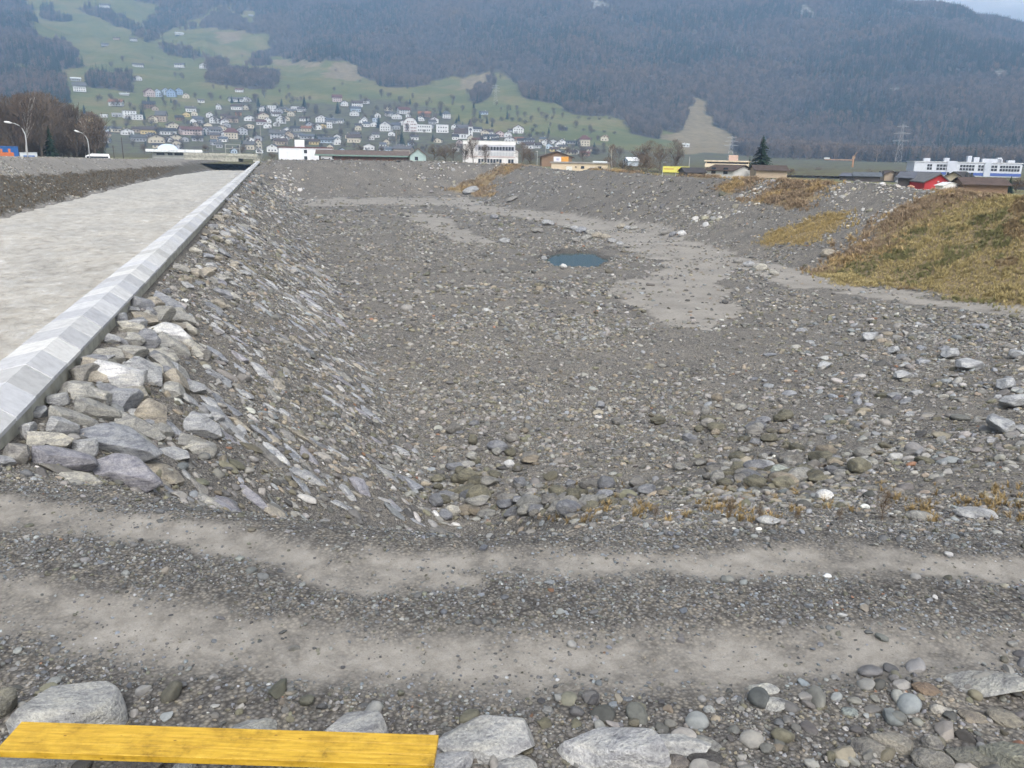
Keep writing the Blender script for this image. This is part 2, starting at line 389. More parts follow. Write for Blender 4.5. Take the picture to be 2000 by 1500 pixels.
big = noise(t, pos, 0.35, 4); mid = noise(t, pos, 5.0, 5, 0.65); fine = noise(t, pos, 60.0, 3, 0.7)
vor = N(t, 'ShaderNodeTexVoronoi', Scale=26.0); L(t, pos, vor.inputs['Vector'])
grav = ramp(t, vor.outputs['Distance'], [(0.05, (0.26, 0.248, 0.232)), (0.35, (0.18, 0.171, 0.16)), (0.7, (0.085, 0.081, 0.076))])
vor2 = N(t, 'ShaderNodeTexVoronoi', Scale=7.0); L(t, pos, vor2.inputs['Vector'])
vtint = ramp(t, vor.outputs['Color'], [(0.1, (0.7, 0.7, 0.72)), (0.5, (1, 1, 1)), (0.9, (1.35, 1.3, 1.22))])
grav = mixc(t, 1.0, grav, vtint, 'MULTIPLY')
grav = mixc(t, 1.0, grav, ramp(t, vor2.outputs['Color'], [(0.1, (0.78, 0.78, 0.8)), (0.5, (1, 1, 1)), (0.95, (1.3, 1.27, 1.2))]), 'MULTIPLY')
grav = mixc(t, 1.0, grav, ramp(t, big, [(0.3, (0.82, 0.82, 0.82)), (0.7, (1.18, 1.16, 1.12))]), 'MULTIPLY')
grav = mixc(t, sp2.outputs[1], grav, mixc(t, 1.0, grav, (0.45, 0.46, 0.48), 'MULTIPLY'))
sandc = mixc(t, 1.0, ramp(t, mid, [(0.3, (0.22, 0.203, 0.18)), (0.5, (0.275, 0.256, 0.23)), (0.7, (0.32, 0.30, 0.272))]), ramp(t, fine, [(0.25, (0.78, 0.78, 0.78)), (0.6, (1.08, 1.08, 1.08))]), 'MULTIPLY')
soil = ramp(t, mid, [(0.3, (0.15, 0.115, 0.07)), (0.7, (0.26, 0.20, 0.11))])
mudc = ramp(t, noise(t, pos, 0.9, 5, 0.7), [(0.3, (0.07, 0.064, 0.055)), (0.6, (0.10, 0.09, 0.07)), (0.8, (0.15, 0.125, 0.085))])
plain = ramp(t, big, [(0.35, (0.11, 0.12, 0.05)), (0.65, (0.2, 0.18, 0.1))])
c = mixc(t, sp1.outputs[0], grav, sandc); c = mixc(t, sp1.outputs[1], c, soil); c = mixc(t, sp1.outputs[2], c, mudc); c = mixc(t, sp2.outputs[0], c, plain)
L(t, c, b.inputs['Base Color'])
hm = N(t, 'ShaderNodeMath', operation='MULTIPLY_ADD'); L(t, vor.outputs['Distance'], hm.inputs[0]); hm.inputs[1].default_value = -0.8; L(t, fine, hm.inputs[2])
bump(t, b, hm.outputs[0], 0.5, 0.02)
me = np_mesh('ground', np.stack([X.ravel(), Y.ravel(), Z.ravel()], 1), Q, GM)
ca = me.color_attributes.new('cover', 'FLOAT_COLOR', 'POINT')
gr = np.clip(mk['grass'] + mk['gold'] + mk['brown'], 0, 1)
ca.data.foreach_set('color', np.stack([mk['sand'], gr, mk['mud'], np.ones_like(X)], -1).astype(np.float32).ravel())
cb = me.color_attributes.new('cover2', 'FLOAT_COLOR', 'POINT')
pl = ((Y > 214) & (X > -4)) | ((X > 67) & (Y > 0)) | (X < -40)
cb.data.foreach_set('color', np.stack([pl.astype(float), np.where(np.hypot(X, Y) < 25, road_mask(X, Y), 0) * 0.4 + 0.8 * (1 - sstep(1.0, 1.3, pool_r(X, Y))), X * 0, np.ones_like(X)], -1).astype(np.float32).ravel())
kind(link('ground', me), 'structure', 'grey gravel ground of the drained basin, its banks and the track')

# ------------------------------------------------------------------ river
WM, t, b = mat_new('silty_river_water', 0.42, 0.5)
pos = geo_pos(t)
mp = N(t, 'ShaderNodeMapping', Scale=(1.0, 0.55, 1.0)); L(t, pos, mp.inputs[0])
w1 = noise(t, mp.outputs[0], 1.6, 6, 0.65); w2 = noise(t, mp.outputs[0], 0.25, 3)
col = ramp(t, w1, [(0.30, (0.27, 0.242, 0.198)), (0.45, (0.41, 0.378, 0.325)), (0.57, (0.475, 0.447, 0.395)), (0.66, (0.53, 0.505, 0.465)), (0.735, (0.75, 0.75, 0.74))])
col = mixc(t, 1.0, col, ramp(t, w2, [(0.35, (0.88, 0.88, 0.88)), (0.65, (1.08, 1.07, 1.05))]), 'MULTIPLY')
L(t, col, b.inputs['Base Color']); bump(t, b, w1, 1.0, 0.2)
ny, nx = 700, 90
ys = np.geomspace(4, 335, ny); xs = np.linspace(-24.5, -5.2, nx)
XX, YY = np.meshgrid(xs, ys)
ZZ = -1.55 + 0.10 * fbm(XX * 0.9, YY * 0.5, 4, 61) + 0.05 * fbm(XX * 3, YY * 1.6, 3, 67)
ii = np.arange(ny * nx).reshape(ny, nx)
kind(link('river', np_mesh('river', np.stack([XX.ravel(), YY.ravel(), ZZ.ravel()], 1), np.stack([ii[:-1, :-1], ii[:-1, 1:], ii[1:, 1:], ii[1:, :-1]], -1).reshape(-1, 4), WM)), 'structure', 'grey-brown silty river flowing fast beside the wall')
PM, t, b = mat_new('pond_water', 0.04, 0.5); b.inputs['Base Color'].default_value = (0.045, 0.085, 0.09, 1)
bump(t, b, noise(t, geo_pos(t), 6.0, 3), 0.08, 0.02)
nn = 40; V = [(PC[0], PC[1], -5.13)]; Fc = []
for k in range(nn):
    a = 2 * math.pi * k / nn; u_ = 7.2 * math.cos(a); v_ = 3.6 * math.sin(a)
    V.append((PC[0] + u_ * PDIR[0] - v_ * PDIR[1], PC[1] + u_ * PDIR[1] + v_ * PDIR[0], -5.13)); Fc.append((0, k + 1, (k + 1) % nn + 1))
kind(link('pond_water', make_mesh('pond_water', V, Fc, PM)), 'structure', 'small oval blue-green pond on the basin floor')

# ------------------------------------------------------------------ river wall with its coping stones
wall = empty('river_wall', (-4.8, 14, 0)); wall['kind'] = 'thing'; tag(wall, 'long pale concrete river wall with a ridged coping of granite blocks', 'wall')
def child(o, parent):
    o.parent = parent; o.matrix_parent_inverse = Matrix.Translation(-Vector(parent.location)) if parent.rotation_euler.z == 0 else parent.matrix_basis.inverted(); return o
child(MB().box(-5.33, -4.36, 1.0, 312.0, -3.2, 0.165).build('wall_body', M_CONC), wall)
prof = [(-5.42, 0.24), (-5.42, 0.35), (-4.7, 0.5), (-4.28, 0.2), (-4.28, 0.13)]
cl = 1.22
capm = []
for k in range(4):
    V, Fc = [], []; e = 0.004
    for yy, s in ((0.012, 0), (0.012 + e * 3, 1), (cl - 0.012 - e * 3, 1), (cl - 0.012, 0)):
        for i, (x_, z_) in enumerate(prof):
            g = 0 if s else 0.01
            V.append((x_ + (g if x_ < -5 else -g if x_ > -4.5 else 0) + random.uniform(-.002, .002), yy, z_ - (g if i in (1, 2, 3) else 0)))
    n = 5
    for q in range(3):
        for i in range(n): Fc.append((q * n + i, (q + 1) * n + i, (q + 1) * n + (i + 1) % n, q * n + (i + 1) % n))
    Fc.append((0, 1, 2, 3, 4)); Fc.append((19, 18, 17, 16, 15))
    capm.append(make_mesh('coping_stone', V, Fc, M_CAP))
y = 1.0
while y < 311:
    g = random.uniform(0.42, 0.58); tnt = random.choice((0, 0, 0.012, -0.012, 0.02))
    o = link('coping_stone', random.choice(capm), None, (random.uniform(-.008, .008), y, random.uniform(-.006, .006)), None, None, (g - tnt * 0.3, g, g + tnt))
    child(o, wall); y += cl

# ------------------------------------------------------------------ stones
def icosphere(sub):
    ph = (1 + 5 ** 0.5) / 2
    V = [(-1, ph, 0), (1, ph, 0), (-1, -ph, 0), (1, -ph, 0), (0, -1, ph), (0, 1, ph), (0, -1, -ph), (0, 1, -ph), (ph, 0, -1), (ph, 0, 1), (-ph, 0, -1), (-ph, 0, 1)]
    Fc = [(0, 11, 5), (0, 5, 1), (0, 1, 7), (0, 7, 10), (0, 10, 11), (1, 5, 9), (5, 11, 4), (11, 10, 2), (10, 7, 6), (7, 1, 8), (3, 9, 4), (3, 4, 2), (3, 2, 6), (3, 6, 8), (3, 8, 9), (4, 9, 5), (2, 4, 11), (6, 2, 10), (8, 6, 7), (9, 8, 1)]
    V = [np.array(v, float) / np.linalg.norm(v) for v in V]
    for _ in range(sub):
        mid = {}; F2 = []
        def m(a, b):
            k = (min(a, b), max(a, b))
            if k not in mid:
                p = V[a] + V[b]; V.append(p / np.linalg.norm(p)); mid[k] = len(V) - 1
            return mid[k]
        for a, b, c in Fc:
            x, y, z = m(a, b), m(b, c), m(c, a); F2 += [(a, x, z), (b, y, x), (c, z, y), (x, y, z)]
        Fc = F2
    return np.array(V), np.array(Fc)
ICO = {s: icosphere(s) for s in (1, 2, 3, 4)}
def noise3(P, s, f):
    return vnoise(P[:, 0] * f + 3.1, P[:, 1] * f + P[:, 2] * f * 0.7, s) + vnoise(P[:, 1] * f - 1.7, P[:, 2] * f + P[:, 0] * f * 0.6, s + 5)
def rock_mesh(name, seed, sub, cuts, lo, hi, rough, mat, smooth, blocky=False):
    """a boulder: a ball trimmed by random planes into facets, then roughened; extents about -1..1"""
    g = np.random.default_rng(seed); V, Fc = ICO[sub]; V = V.copy()
    for k in range(cuts + (6 if blocky else 0)):
        n = g.normal(size=3); n /= np.linalg.norm(n); d = g.uniform(lo, hi)
        if blocky and k < 6:      # quarry faces: roughly square to each other
            n = np.eye(3)[k % 3] * (1 if k < 3 else -1) + g.normal(size=3) * 0.30; n /= np.linalg.norm(n); d = g.uniform(0.5, 0.85)
        ex = np.maximum(V @ n - d, 0); V -= ex[:, None] * n * 0.97
    nv = V / np.linalg.norm(V, axis=1, keepdims=True)
    V += nv * (rough * noise3(V, seed, 2.2) + rough * 0.4 * noise3(V, seed + 9, 6.0))[:, None]
    V /= np.abs(V).max(axis=0)
    return np_mesh(name, V, Fc, mat, smooth)
ANGULAR = [rock_mesh('boulder', 100 + i, 4, 10, 0.5, 0.85, 0.035, M_STONE, False, True) for i in range(14)]
ROUNDED = [rock_mesh('cobble', 200 + i, 3, 6, 0.65, 0.9, 0.09, M_STONE, True) for i in range(10)]
SLAB = [rock_mesh('stone', 300 + i, 3, 9, 0.5, 0.85, 0.09, M_STONE, False, True) for i in range(12)]
protos = bpy.data.collections.new('pebble_shapes')
for i in range(8): protos.objects.link(bpy.data.objects.new('pebble_shape_%02d' % i, rock_mesh('pebble', 400 + i, 2, 6, 0.6, 0.9, 0.1, M_PEB, True)))
for i in range(8, 14): protos.objects.link(bpy.data.objects.new('pebble_shape_%02d' % i, rock_mesh('pebble', 400 + i, 2, 9, 0.42, 0.8, 0.06, M_PEB, False)))

GREY = (0.255, 0.245, 0.228); DARK = (0.13, 0.127, 0.122); TAN = (0.27, 0.235, 0.185); BLUE = (0.235, 0.245, 0.255); PALE = (0.36, 0.352, 0.335); WHITE = (0.52, 0.51, 0.49); RUST = (0.27, 0.15, 0.095); OLIVE = (0.17, 0.16, 0.12)
PAL = np.array([GREY, DARK, TAN, BLUE, PALE, WHITE, RUST, OLIVE])
def palette(n, w):
    w = np.array(w, float); w /= w.sum()
    k = rng.choice(len(PAL), n, p=w); c = PAL[k] * rng.uniform(0.52, 1.22, (n, 1)) * rng.uniform(0.97, 1.03, (n, 3))
    return np.clip(c, 0.02, 0.8)

def scatter(name, P, rot, scl, ix, colr, coll, label, extra=None):
    me = bpy.data.meshes.new(name); n = len(P); me.vertices.add(n); me.vertices.foreach_set('co', P.astype(np.float32).ravel())
    for nm, ty, arr, key in (('rot', 'FLOAT_VECTOR', rot, 'vector'), ('scl', 'FLOAT_VECTOR', scl, 'vector'), ('ix', 'INT', ix, 'value')):
        a = me.attributes.new(nm, ty, 'POINT'); a.data.foreach_set(key, arr.astype(np.int32 if ty == 'INT' else np.float32).ravel())
    a = me.attributes.new('col', 'FLOAT_COLOR', 'POINT'); a.data.foreach_set('color', np.concatenate([colr, np.ones((n, 1))], 1).astype(np.float32).ravel())
    o = link(name, me); ng = bpy.data.node_groups.new(name + '_points', 'GeometryNodeTree')
    ng.interface.new_socket('Geometry', in_out='INPUT', socket_type='NodeSocketGeometry'); ng.interface.new_socket('Geometry', in_out='OUTPUT', socket_type='NodeSocketGeometry')
    i = ng.nodes.new('NodeGroupInput'); q = ng.nodes.new('NodeGroupOutput'); ip = ng.nodes.new('GeometryNodeInstanceOnPoints')
    ci = ng.nodes.new('GeometryNodeCollectionInfo'); ci.inputs[0].default_value = coll; ci.inputs[1].default_value = True; ci.inputs[2].default_value = True
    def att(nm, ty):
        a = ng.nodes.new('GeometryNodeInputNamedAttribute'); a.data_type = ty; a.inputs[0].default_value = nm; return a.outputs[0]
    er = ng.nodes.new('FunctionNodeEulerToRotation')
    ng.links.new(i.outputs[0], ip.inputs['Points']); ng.links.new(ci.outputs[0], ip.inputs['Instance']); ip.inputs['Pick Instance'].default_value = True
    ng.links.new(att('ix', 'INT'), ip.inputs['Instance Index']); ng.links.new(att('rot', 'FLOAT_VECTOR'), er.inputs[0]); ng.links.new(er.outputs[0], ip.inputs['Rotation'])
    ng.links.new(att('scl', 'FLOAT_VECTOR'), ip.inputs['Scale']); ng.links.new(ip.outputs[0], q.inputs[0])
    md = o.modifiers.new('points', 'NODES'); md.node_group = ng
    kind(o, 'stuff', label); return o

def band(n, r0, r1, a0=-48, a1=76):
    r = np.sqrt(rng.uniform(r0 * r0, r1 * r1, n)); a = np.radians(rng.uniform(a0, a1, n)); return r * np.sin(a), r * np.cos(a)
CLUMPS = [(940, 930, 150, 120), (900, 985, 90, 50), (1120, 985, 130, 30), (980, 600, 260, 60), (1130, 540, 220, 30), (1530, 930, 130, 45), (1450, 850, 180, 60), (1180, 660, 110, 60), (1300, 760, 120, 60)]
def clump(px, py):
    m = np.zeros(px.shape)
    for x, y, a, b in CLUMPS: m = np.maximum(m, np.exp(-((px - x) / a) ** 2 - ((py - y) / b) ** 2))
    return m
acc = []
def add_band(n, r0, r1, d0, d1, power, w, keep, long_=False):
    x, y = band(n, r0, r1)
    ok = (x > -4.15) & (x < 62) | (x < -22.3) & (x > -34) & (y > 30)
    x, y = x[ok], y[ok]; z = height(x, y); mkk = area_masks(x, y, z)
    pr = keep(x, y, z, mkk); s = rng.uniform(0, 1, len(x)) < pr
    x, y, z = x[s], y[s], z[s]; mkk = {k: v[s] for k, v in mkk.items()}
    n = len(x); d = d0 * (d1 / d0) ** (rng.uniform(0, 1, n) ** power)
    d = np.where(x < -20, np.minimum(d, 0.2), d)
    nrm = normal_at(x, y)
    flat = rng.uniform(0.4, 0.75, n); lon = rng.uniform(0.85, 1.35, n)
    if long_:
        lon = rng.uniform(1.3, 2.0, n); flat = rng.uniform(0.3, 0.5, n)
    th = rng.uniform(0, 2 * np.pi, n) if not long_ else np.radians(rng.normal(-36, 25, n))
    zn = nrm + rng.normal(0, 0.12 if long_ else 0.25, (n, 3)); zn /= np.linalg.norm(zn, axis=1, keepdims=True)   # lie on the slope, spun about its normal
    tx = np.stack([np.cos(th), np.sin(th), th * 0], 1); tx -= zn * (tx * zn).sum(1, keepdims=True); tx /= np.linalg.norm(tx, axis=1, keepdims=True); ty = np.cross(zn, tx)
    ry = -np.arcsin(np.clip(tx[:, 2], -1, 1)); rx = np.arctan2(ty[:, 2], zn[:, 2]); rz = np.arctan2(tx[:, 1], tx[:, 0])
    c = palette(n, w)
    lt = (mkk['rip'] > 0) | ((x < -22) & (rng.uniform(0, 1, n) < 0.5))
    c[lt] = np.clip(c[lt] * 1.45 + 0.03, 0, 0.5)
    onr = road_mask(x, y) > 0.5
    c[onr] = c[onr] * np.array([0.82, 0.86, 0.91])
    P = np.stack([x, y, z + d * flat * 0.5 * 0.35], 1)
    acc.append((P, np.stack([rx, ry, rz], 1), np.stack([d * lon / 2, d / 2 / lon ** 0.5, d * flat / 2], 1), rng.integers(0, 14, n), c))
W_ROAD = (5, 5.0, 1.0, 2.4, 0.6, 0.14, 0.06, 1.6); W_BAS = (6, 4.0, 2.2, 1.0, 0.5, 0.07, 0.05, 2.8)
def k_road(x, y, z, m):
    t = track_mask(x, y) * road_mask(x, y); pat = sstep(-0.25, 0.25, fbm(x / 0.8, y / 0.8, 3, 91)) * 0.75 + 0.25
    return (1 - 0.86 * t) * pat
add_band(170000, 3.6, 14.5, 0.012, 0.045, 1.3, W_ROAD, k_road)
def k_road2(x, y, z, m):
    t = track_mask(x, y) * road_mask(x, y); far = sstep(0.0, 0.6, y - np.interp(x, [p[0] for p in ROAD_FAR], [p[1] for p in ROAD_FAR]) + 0.6)
    return np.clip((1 - 0.95 * t) * (0.35 + 0.65 * far) * (0.35 + 0.65 * sstep(-0.1, 0.3, fbm(x / 1.2, y / 1.2, 3, 95))), 0, 1)
add_band(16000, 3.6, 14.5, 0.045, 0.12, 1.6, W_ROAD, k_road2)
def k_bas(x, y, z, m):
    bare = 1 - 0.88 * m['sand'] * (x > -15); gr = 1 - 0.97 * np.clip(m['grass'] + m['gold'] + m['brown'], 0, 1)
    pat = (0.3 + 0.7 * sstep(-0.3, 0.25, fbm(x / 3.0, y / 3.0, 3, 99))) * (0.4 + 0.6 * sstep(-0.2, 0.15, fbm(x / 9.0, y / 7.0, 3, 103)))
    return bare * gr * pat * (pool_r(x, y) > 0.97) * (1 - 0.7 * m['mud'])
add_band(300000, 13.0, 48, 0.03, 0.09, 1.3, W_BAS, k_bas)
def k_big(x, y, z, m):
    slope = (x > -4) & (x < 3.6)
    cl = clump(m['px'], m['py'])
    return np.clip(k_bas(x, y, z, m) * (0.65 + 1.2 * cl + 0.3 * slope) + 0.9 * m['rip'], 0, 1)
add_band(75000, 13.0, 50, 0.09, 0.26, 1.5, W_BAS, k_big)
add_band(10000, 15.0, 75, 0.2, 0.48, 1.6, W_BAS, lambda x, y, z, m: k_bas(x, y, z, m) * np.clip(clump(m['px'], m['py']) * 1.3 + 0.09, 0, 1))
add_band(170000, 45, 112, 0.12, 0.36, 1.5, W_BAS, lambda x, y, z, m: np.clip(k_bas(x, y, z, m) * 0.8, 0, 1))
add_band(16000, 45, 125, 0.30, 0.75, 1.4, W_BAS, lambda x, y, z, m: np.clip(k_bas(x, y, z, m) * (0.10 + 0.9 * m['rip'] + 0.35 * clump(m['px'], m['py']) + 0.35 * (x < -22) + 0.2 * (x < 2)), 0, 1))
add_band(100000, 105, 225, 0.22, 0.6, 1.4, W_BAS, lambda x, y, z, m: np.clip(k_bas(x, y, z, m) * 0.8, 0, 1))
add_band(26000, 100, 225, 0.5, 1.15, 1.4, W_BAS, lambda x, y, z, m: np.clip(k_bas(x, y, z, m) * (0.07 + 1.0 * m['rip'] + 0.25 * (x < 1)), 0, 1))
add_band(2600, 3.6, 9.5, 0.06, 0.24, 1.5, W_BAS, lambda x, y, z, m: (y < np.interp(x, [p[0] for p in ROAD_NEAR], [p[1] for p in ROAD_NEAR]) + 0.2) * (0.25 + 0.75 * sstep(0.5, 3.0, x)))
W_SLOPE = (4, 1.4, 0.8, 4, 1.8, 0.1, 0.02, 0.8)
add_band(90000, 13, 60, 0.10, 0.42, 1.9, W_SLOPE, lambda x, y, z, m: 0.22 * ((x > -3.6) & (x < 3.9)) * (0.3 + 0.7 * sstep(-0.2, 0.3, fbm(x / 2, y / 2, 3, 111))), True)
add_band(90000, 60, 185, 0.25, 0.7, 1.7, W_SLOPE, lambda x, y, z, m: 0.22 * ((x > -3.9) & (x < 3.9)), True)
add_band(16000, 18, 70, 0.16, 0.55, 1.8, W_SLOPE, lambda x, y, z, m: 0.5 * pip(m['px'], m['py'], [(1480, 760), (1620, 620), (2100, 640), (2100, 920), (1700, 900)]))
P, rt, sc_, ix, cc = [np.concatenate([a[i] for a in acc]) for i in range(5)]
scatter('gravel', P, rt, sc_, ix, cc, protos, 'grey and tan river gravel and cobbles covering the basin and track')
print('gravel', len(P))

def shade(c, lo, hi):
    f = random.uniform(lo, hi); return tuple(v * f for v in c)
# ------------------------------------------------------------------ riprap boulders along the river wall, one by one
def boulder(px, py, w, h, colr, label, group=None, roll=0.0, mesh=None, yaw=None, depth=0.75, sink=0.3, name='boulder', cat='boulder', on=None, lean=None):
    p, t = cast(px, py) if on is None else (np.array(on), math.dist(on, CAM))
    k = t / F; W = w * k; H = h * k * 0.9
    me = mesh or random.choice(ANGULAR)
    cyaw = -math.atan2(p[0], p[1]) if yaw is None else yaw
    o = link(name, me, None, (p[0], p[1], p[2] + H * (0.5 - sink)), None, (W / 2, W / 2 * depth, H / 2), colr)
    nrm = normal_at(np.array([p[0]]), np.array([p[1]]), 0.6)[0]
    rot = Matrix.Rotation(cyaw, 3, 'Z') @ Matrix.Rotation(math.radians(roll), 3, 'Y')
    tilt = Vector((0, 0, 1)).rotation_difference(Vector(nrm).lerp(Vector((0, 0, 1)), 0.5 if lean is None else lean)).to_matrix()
    o.rotation_euler = (tilt @ rot).to_euler()
    return tag(o, label, cat, group)
BG = (0.27, 0.28, 0.30); PG = (0.28, 0.275, 0.30); LG = (0.35, 0.355, 0.36); TG = (0.30, 0.295, 0.275); TN = (0.33, 0.30, 0.25); WH = (0.56, 0.56, 0.555); DG = (0.22, 0.225, 0.24); CR = (0.40, 0.385, 0.34)
WB = [  # photo crop: x, y, w, h, roll, colour, label
 (745, 530, 330, 200, 18, WH, 'large bright white boulder, whitest of the heap beside the river wall'),
 (820, 1150, 450, 200, 14, PG, 'big smooth purple-grey slab at the lower end of the boulder heap'),
 (780, 950, 530, 170, 10, BG, 'long blue-grey slab with a groove along it, in the boulder heap'),
 (395, 1065, 420, 170, 12, PG, 'long purplish boulder beside the track at the near end of the river wall'),
 (990, 790, 210, 200, 10, TN, 'rounded tan boulder with a brown edge in the boulder heap'),
 (340, 950, 260, 140, 5, CR, 'cream-coloured boulder just above the long purplish one by the wall'),
 (795, 690, 240, 180, 0, BG, 'angular blue-grey block right below the bright white boulder'),
 (1310, 860, 260, 190, 20, LG, 'grey wedge-shaped boulder out on the gravel below the boulder heap'),
 (545, 990, 160, 130, 0, LG, 'mottled white and grey round boulder above the long purplish boulder'),
 (400, 860, 210, 160, 25, LG, 'pale tilted block above the cream-coloured boulder near the wall'),
 (460, 800, 340, 130, 22, TG, 'long grey-brown boulder lying slantwise near the wall foot'),
 (180, 890, 110, 120, 0, LG, 'small pale block against the near end of the river wall'),
 (120, 1050, 160, 160, 0, GREY, 'mottled grey boulder half sunk at the edge of the track'),
 (35, 1080, 120, 80, 0, LG, 'pale boulder cut by the left edge of the picture'),
 (490, 1170, 300, 60, 6, CR, 'flat pale slab sunk in the track edge below the boulder heap'),
 (255, 765, 120, 95, 0, BG, 'small blue-grey boulder touching the wall near its visible end'),
 (370, 680, 135, 90, 0, LG, 'small whitish block touching the wall above the grey-brown one'),
 (570, 650, 210, 160, 15, TG, 'tan-grey boulder below the grey square block by the wall'),
 (620, 740, 330, 140, 20, TG, 'broad grey-tan boulder left of the angular blue-grey block'),
 (940, 505, 270, 150, 15, LG, 'broad light grey boulder right behind the bright white one'),
 (545, 515, 190, 130, -8, GREY, 'grey square-edged block against the wall left of the white boulder'),
 (620, 430, 165, 120, 12, DG, 'dark grey block against the wall above the grey square one'),
 (925, 865, 350, 120, 22, TG, 'long tan-grey boulder sloping down in front of the rounded tan one'),
 (1140, 1030, 210, 95, 15, LG, 'low grey boulder right of the long grooved slab'),
 (1150, 575, 200, 160, 20, TN, 'brownish boulder at the gravel edge right of the white one'),
 (1110, 470, 300, 110, 20, TG, 'long tan-grey boulder above the brownish one'),
 (1060, 392, 230, 65, 3, CR, 'flat pale slab above the broad light grey boulder'),
 (850, 375, 210, 115, 3, TG, 'blocky tan-grey boulder midway up the boulder heap'),
 (950, 295, 180, 160, 15, DG, 'dark blue-grey angular boulder left of the white-topped one'),
 (1115, 250, 280, 130, 12, WH, 'white-topped flat boulder higher up the boulder heap'),
 (1130, 325, 230, 130, 18, TG, 'grey-tan boulder under the white-topped flat one'),
 (1290, 365, 160, 95, 18, GREY, 'grey boulder at the gravel edge below the white-topped one'),
 (880, 205, 140, 110, 0, LG, 'whitish rounded boulder by the wall above the dark angular one'),
 (780, 168, 95, 115, 0, BG, 'small upright blue-grey block against the wall'),
 (945, 155, 180, 105, 20, TN, 'tan boulder above the whitish rounded one'),
 (1055, 130, 160, 140, 0, TG, 'large tan-grey boulder higher in the heap, its top nearly flat'),
 (1190, 150, 160, 115, 12, TG, 'tan-grey boulder beside the gravel, high in the heap'),
 (930, 50, 145, 115, 5, DG, 'dark grey square boulder against the wall at the top of the heap'),
 (1110, 45, 220, 85, 22, BG, 'long blue-grey boulder slanting down at the top of the heap'),
 (730, 285, 95, 85, 20, LG, 'small pale wedge by the wall above the dark block'),
 (785, 268, 75, 65, 0, GREY, 'small grey stone between the pale wedge and the dark boulder'),
 (695, 392, 115, 55, 0, LG, 'small flat pale stone against the wall'),
 (860, 88, 95, 55, 10, LG, 'small light stone against the wall below the dark square boulder'),
 (700, 610, 150, 90, 20, DG, 'dark stone in the gap under the bright white boulder'),
 (1230, 680, 150, 60, 20, LG, 'thin pale slab on the gravel right of the tan boulder'),
 (1400, 800, 110, 100, 30, LG, 'small pale slab leaning beside the wedge-shaped boulder'),
]
for x, y, w, h, rl, c_, lb in WB:
    boulder(x * 0.3, 580 + y * 0.3 + h * 0.05, w * 0.29, h * 0.33, c_, lb, 'boulders heaped beside the river wall', rl, sink=0.30)
for i in range(150):
    y = 17.0 + 75 * random.random() ** 1.6; x = -4.1 + (0.15 + random.random() ** 1.4 * 2.3)
    s = random.uniform(0.35, 0.85); z = float(height(np.array([x]), np.array([y]))[0]); r_ = math.dist((x, y, z), CAM)
    cn, c_ = random.choice((('blue-grey', BG), ('pale', LG), ('grey-tan', TG), ('tan', TN), ('dark', DG), ('cream', CR))); f = random.uniform(0.85, 1.2)
    wh = 'just beyond the big heap' if y < 27 else 'midway along' if y < 45 else 'far along'
    boulder(0, 0, s * F / r_, s * 0.62 * F / r_, tuple(v * f for v in c_), ('rough ' + cn + ' boulder of the riprap ' + wh + ' beside the river wall'), 'riprap boulders along the river wall', random.uniform(-5, 25), sink=0.3, on=(x, y, z), depth=random.uniform(0.55, 0.9))

# flat slabs set in the slope below the wall: pieces of the embankment paving
emb = empty('stone_embankment', (0, 14, -2.5)); emb['kind'] = 'structure'; emb['label'] = 'gravel slope below the wall set with long flat grey slabs'
SL = [(740, 930, 120), (690, 780, 130), (905, 600, 0)]
def slab(x, y, ln, wd, th, c_, ang, lift=0.25):
    z = float(height(np.array([x]), np.array([y]))[0]); n = Vector(normal_at(np.array([x]), np.array([y]), 0.8)[0])
    t_ = Vector((math.cos(ang), math.sin(ang), 0)); t_ = (t_ - n * t_.dot(n)).normalized(); b_ = n.cross(t_)
    mt = Matrix((t_, b_, n)).transposed() @ Matrix.Rotation(random.uniform(-.14, .14), 3, 'X') @ Matrix.Rotation(random.uniform(-.05, .12), 3, 'Y')
    o = link('stone', random.choice(SLAB), None, (x + n.x * th * lift, y + n.y * th * lift, z + n.z * th * lift), mt.to_euler(), (ln / 2, wd / 2, th / 2), c_)
    return child(o, emb)
for i in range(330):
    y = 13.0 + 62 * random.random() ** 1.7; x = random.uniform(-2.6, 3.5)
    nn_ = normal_at(np.array([x]), np.array([y]), 0.8)[0]
    if nn_[0] < 0.3 or abs(nn_[1]) > 0.28: continue
    g = random.choice((LG, LG, BG, BG, PG, TG, TN, GREY)); f = random.uniform(0.8, 1.25)
    ln = random.uniform(0.45, 1.25) * (1 if y < 40 else 1.2)
    slab(x, y, ln, ln * random.uniform(0.3, 0.62), ln * random.uniform(0.14, 0.24), tuple(v * f for v in g), math.radians(random.gauss(-36, 20)), random.uniform(-0.25, 0.15))
emb2 = empty('ramp_embankment', (25, 22, -3)); emb2['kind'] = 'structure'; emb2['label'] = 'stony slope below the ramp with angular grey slabs'
emb_keep = emb; emb = emb2
for i in range(90):
    px, py = random.uniform(1480, 2040), random.uniform(620, 900)
    if random.random() > (px - 1380) / 500: continue
    p, t_ = cast(px, py); s = random.uniform(14, 46) * t_ / F
    slab(p[0], p[1], s, s * random.uniform(0.35, 0.7), s * random.uniform(0.25, 0.4), shade(random.choice((LG, LG, BG, TG, GREY)), 0.7, 1.05), math.radians(random.gauss(200, 25)), 0.1)
for px, py, s in ((1985, 795, 62), (1965, 760, 52), (1960, 845, 75), (1890, 725, 58), (1855, 700, 50), (1985, 700, 40), (1700, 665, 42), (1610, 720, 34), (1760, 740, 38), (1745, 690, 34)):
    p, t_ = cast(px, py); s *= t_ / F
    slab(p[0], p[1], s, s * 0.6, s * 0.38, (0.36, 0.37, 0.38), math.radians(random.gauss(200, 20)), 0.5)
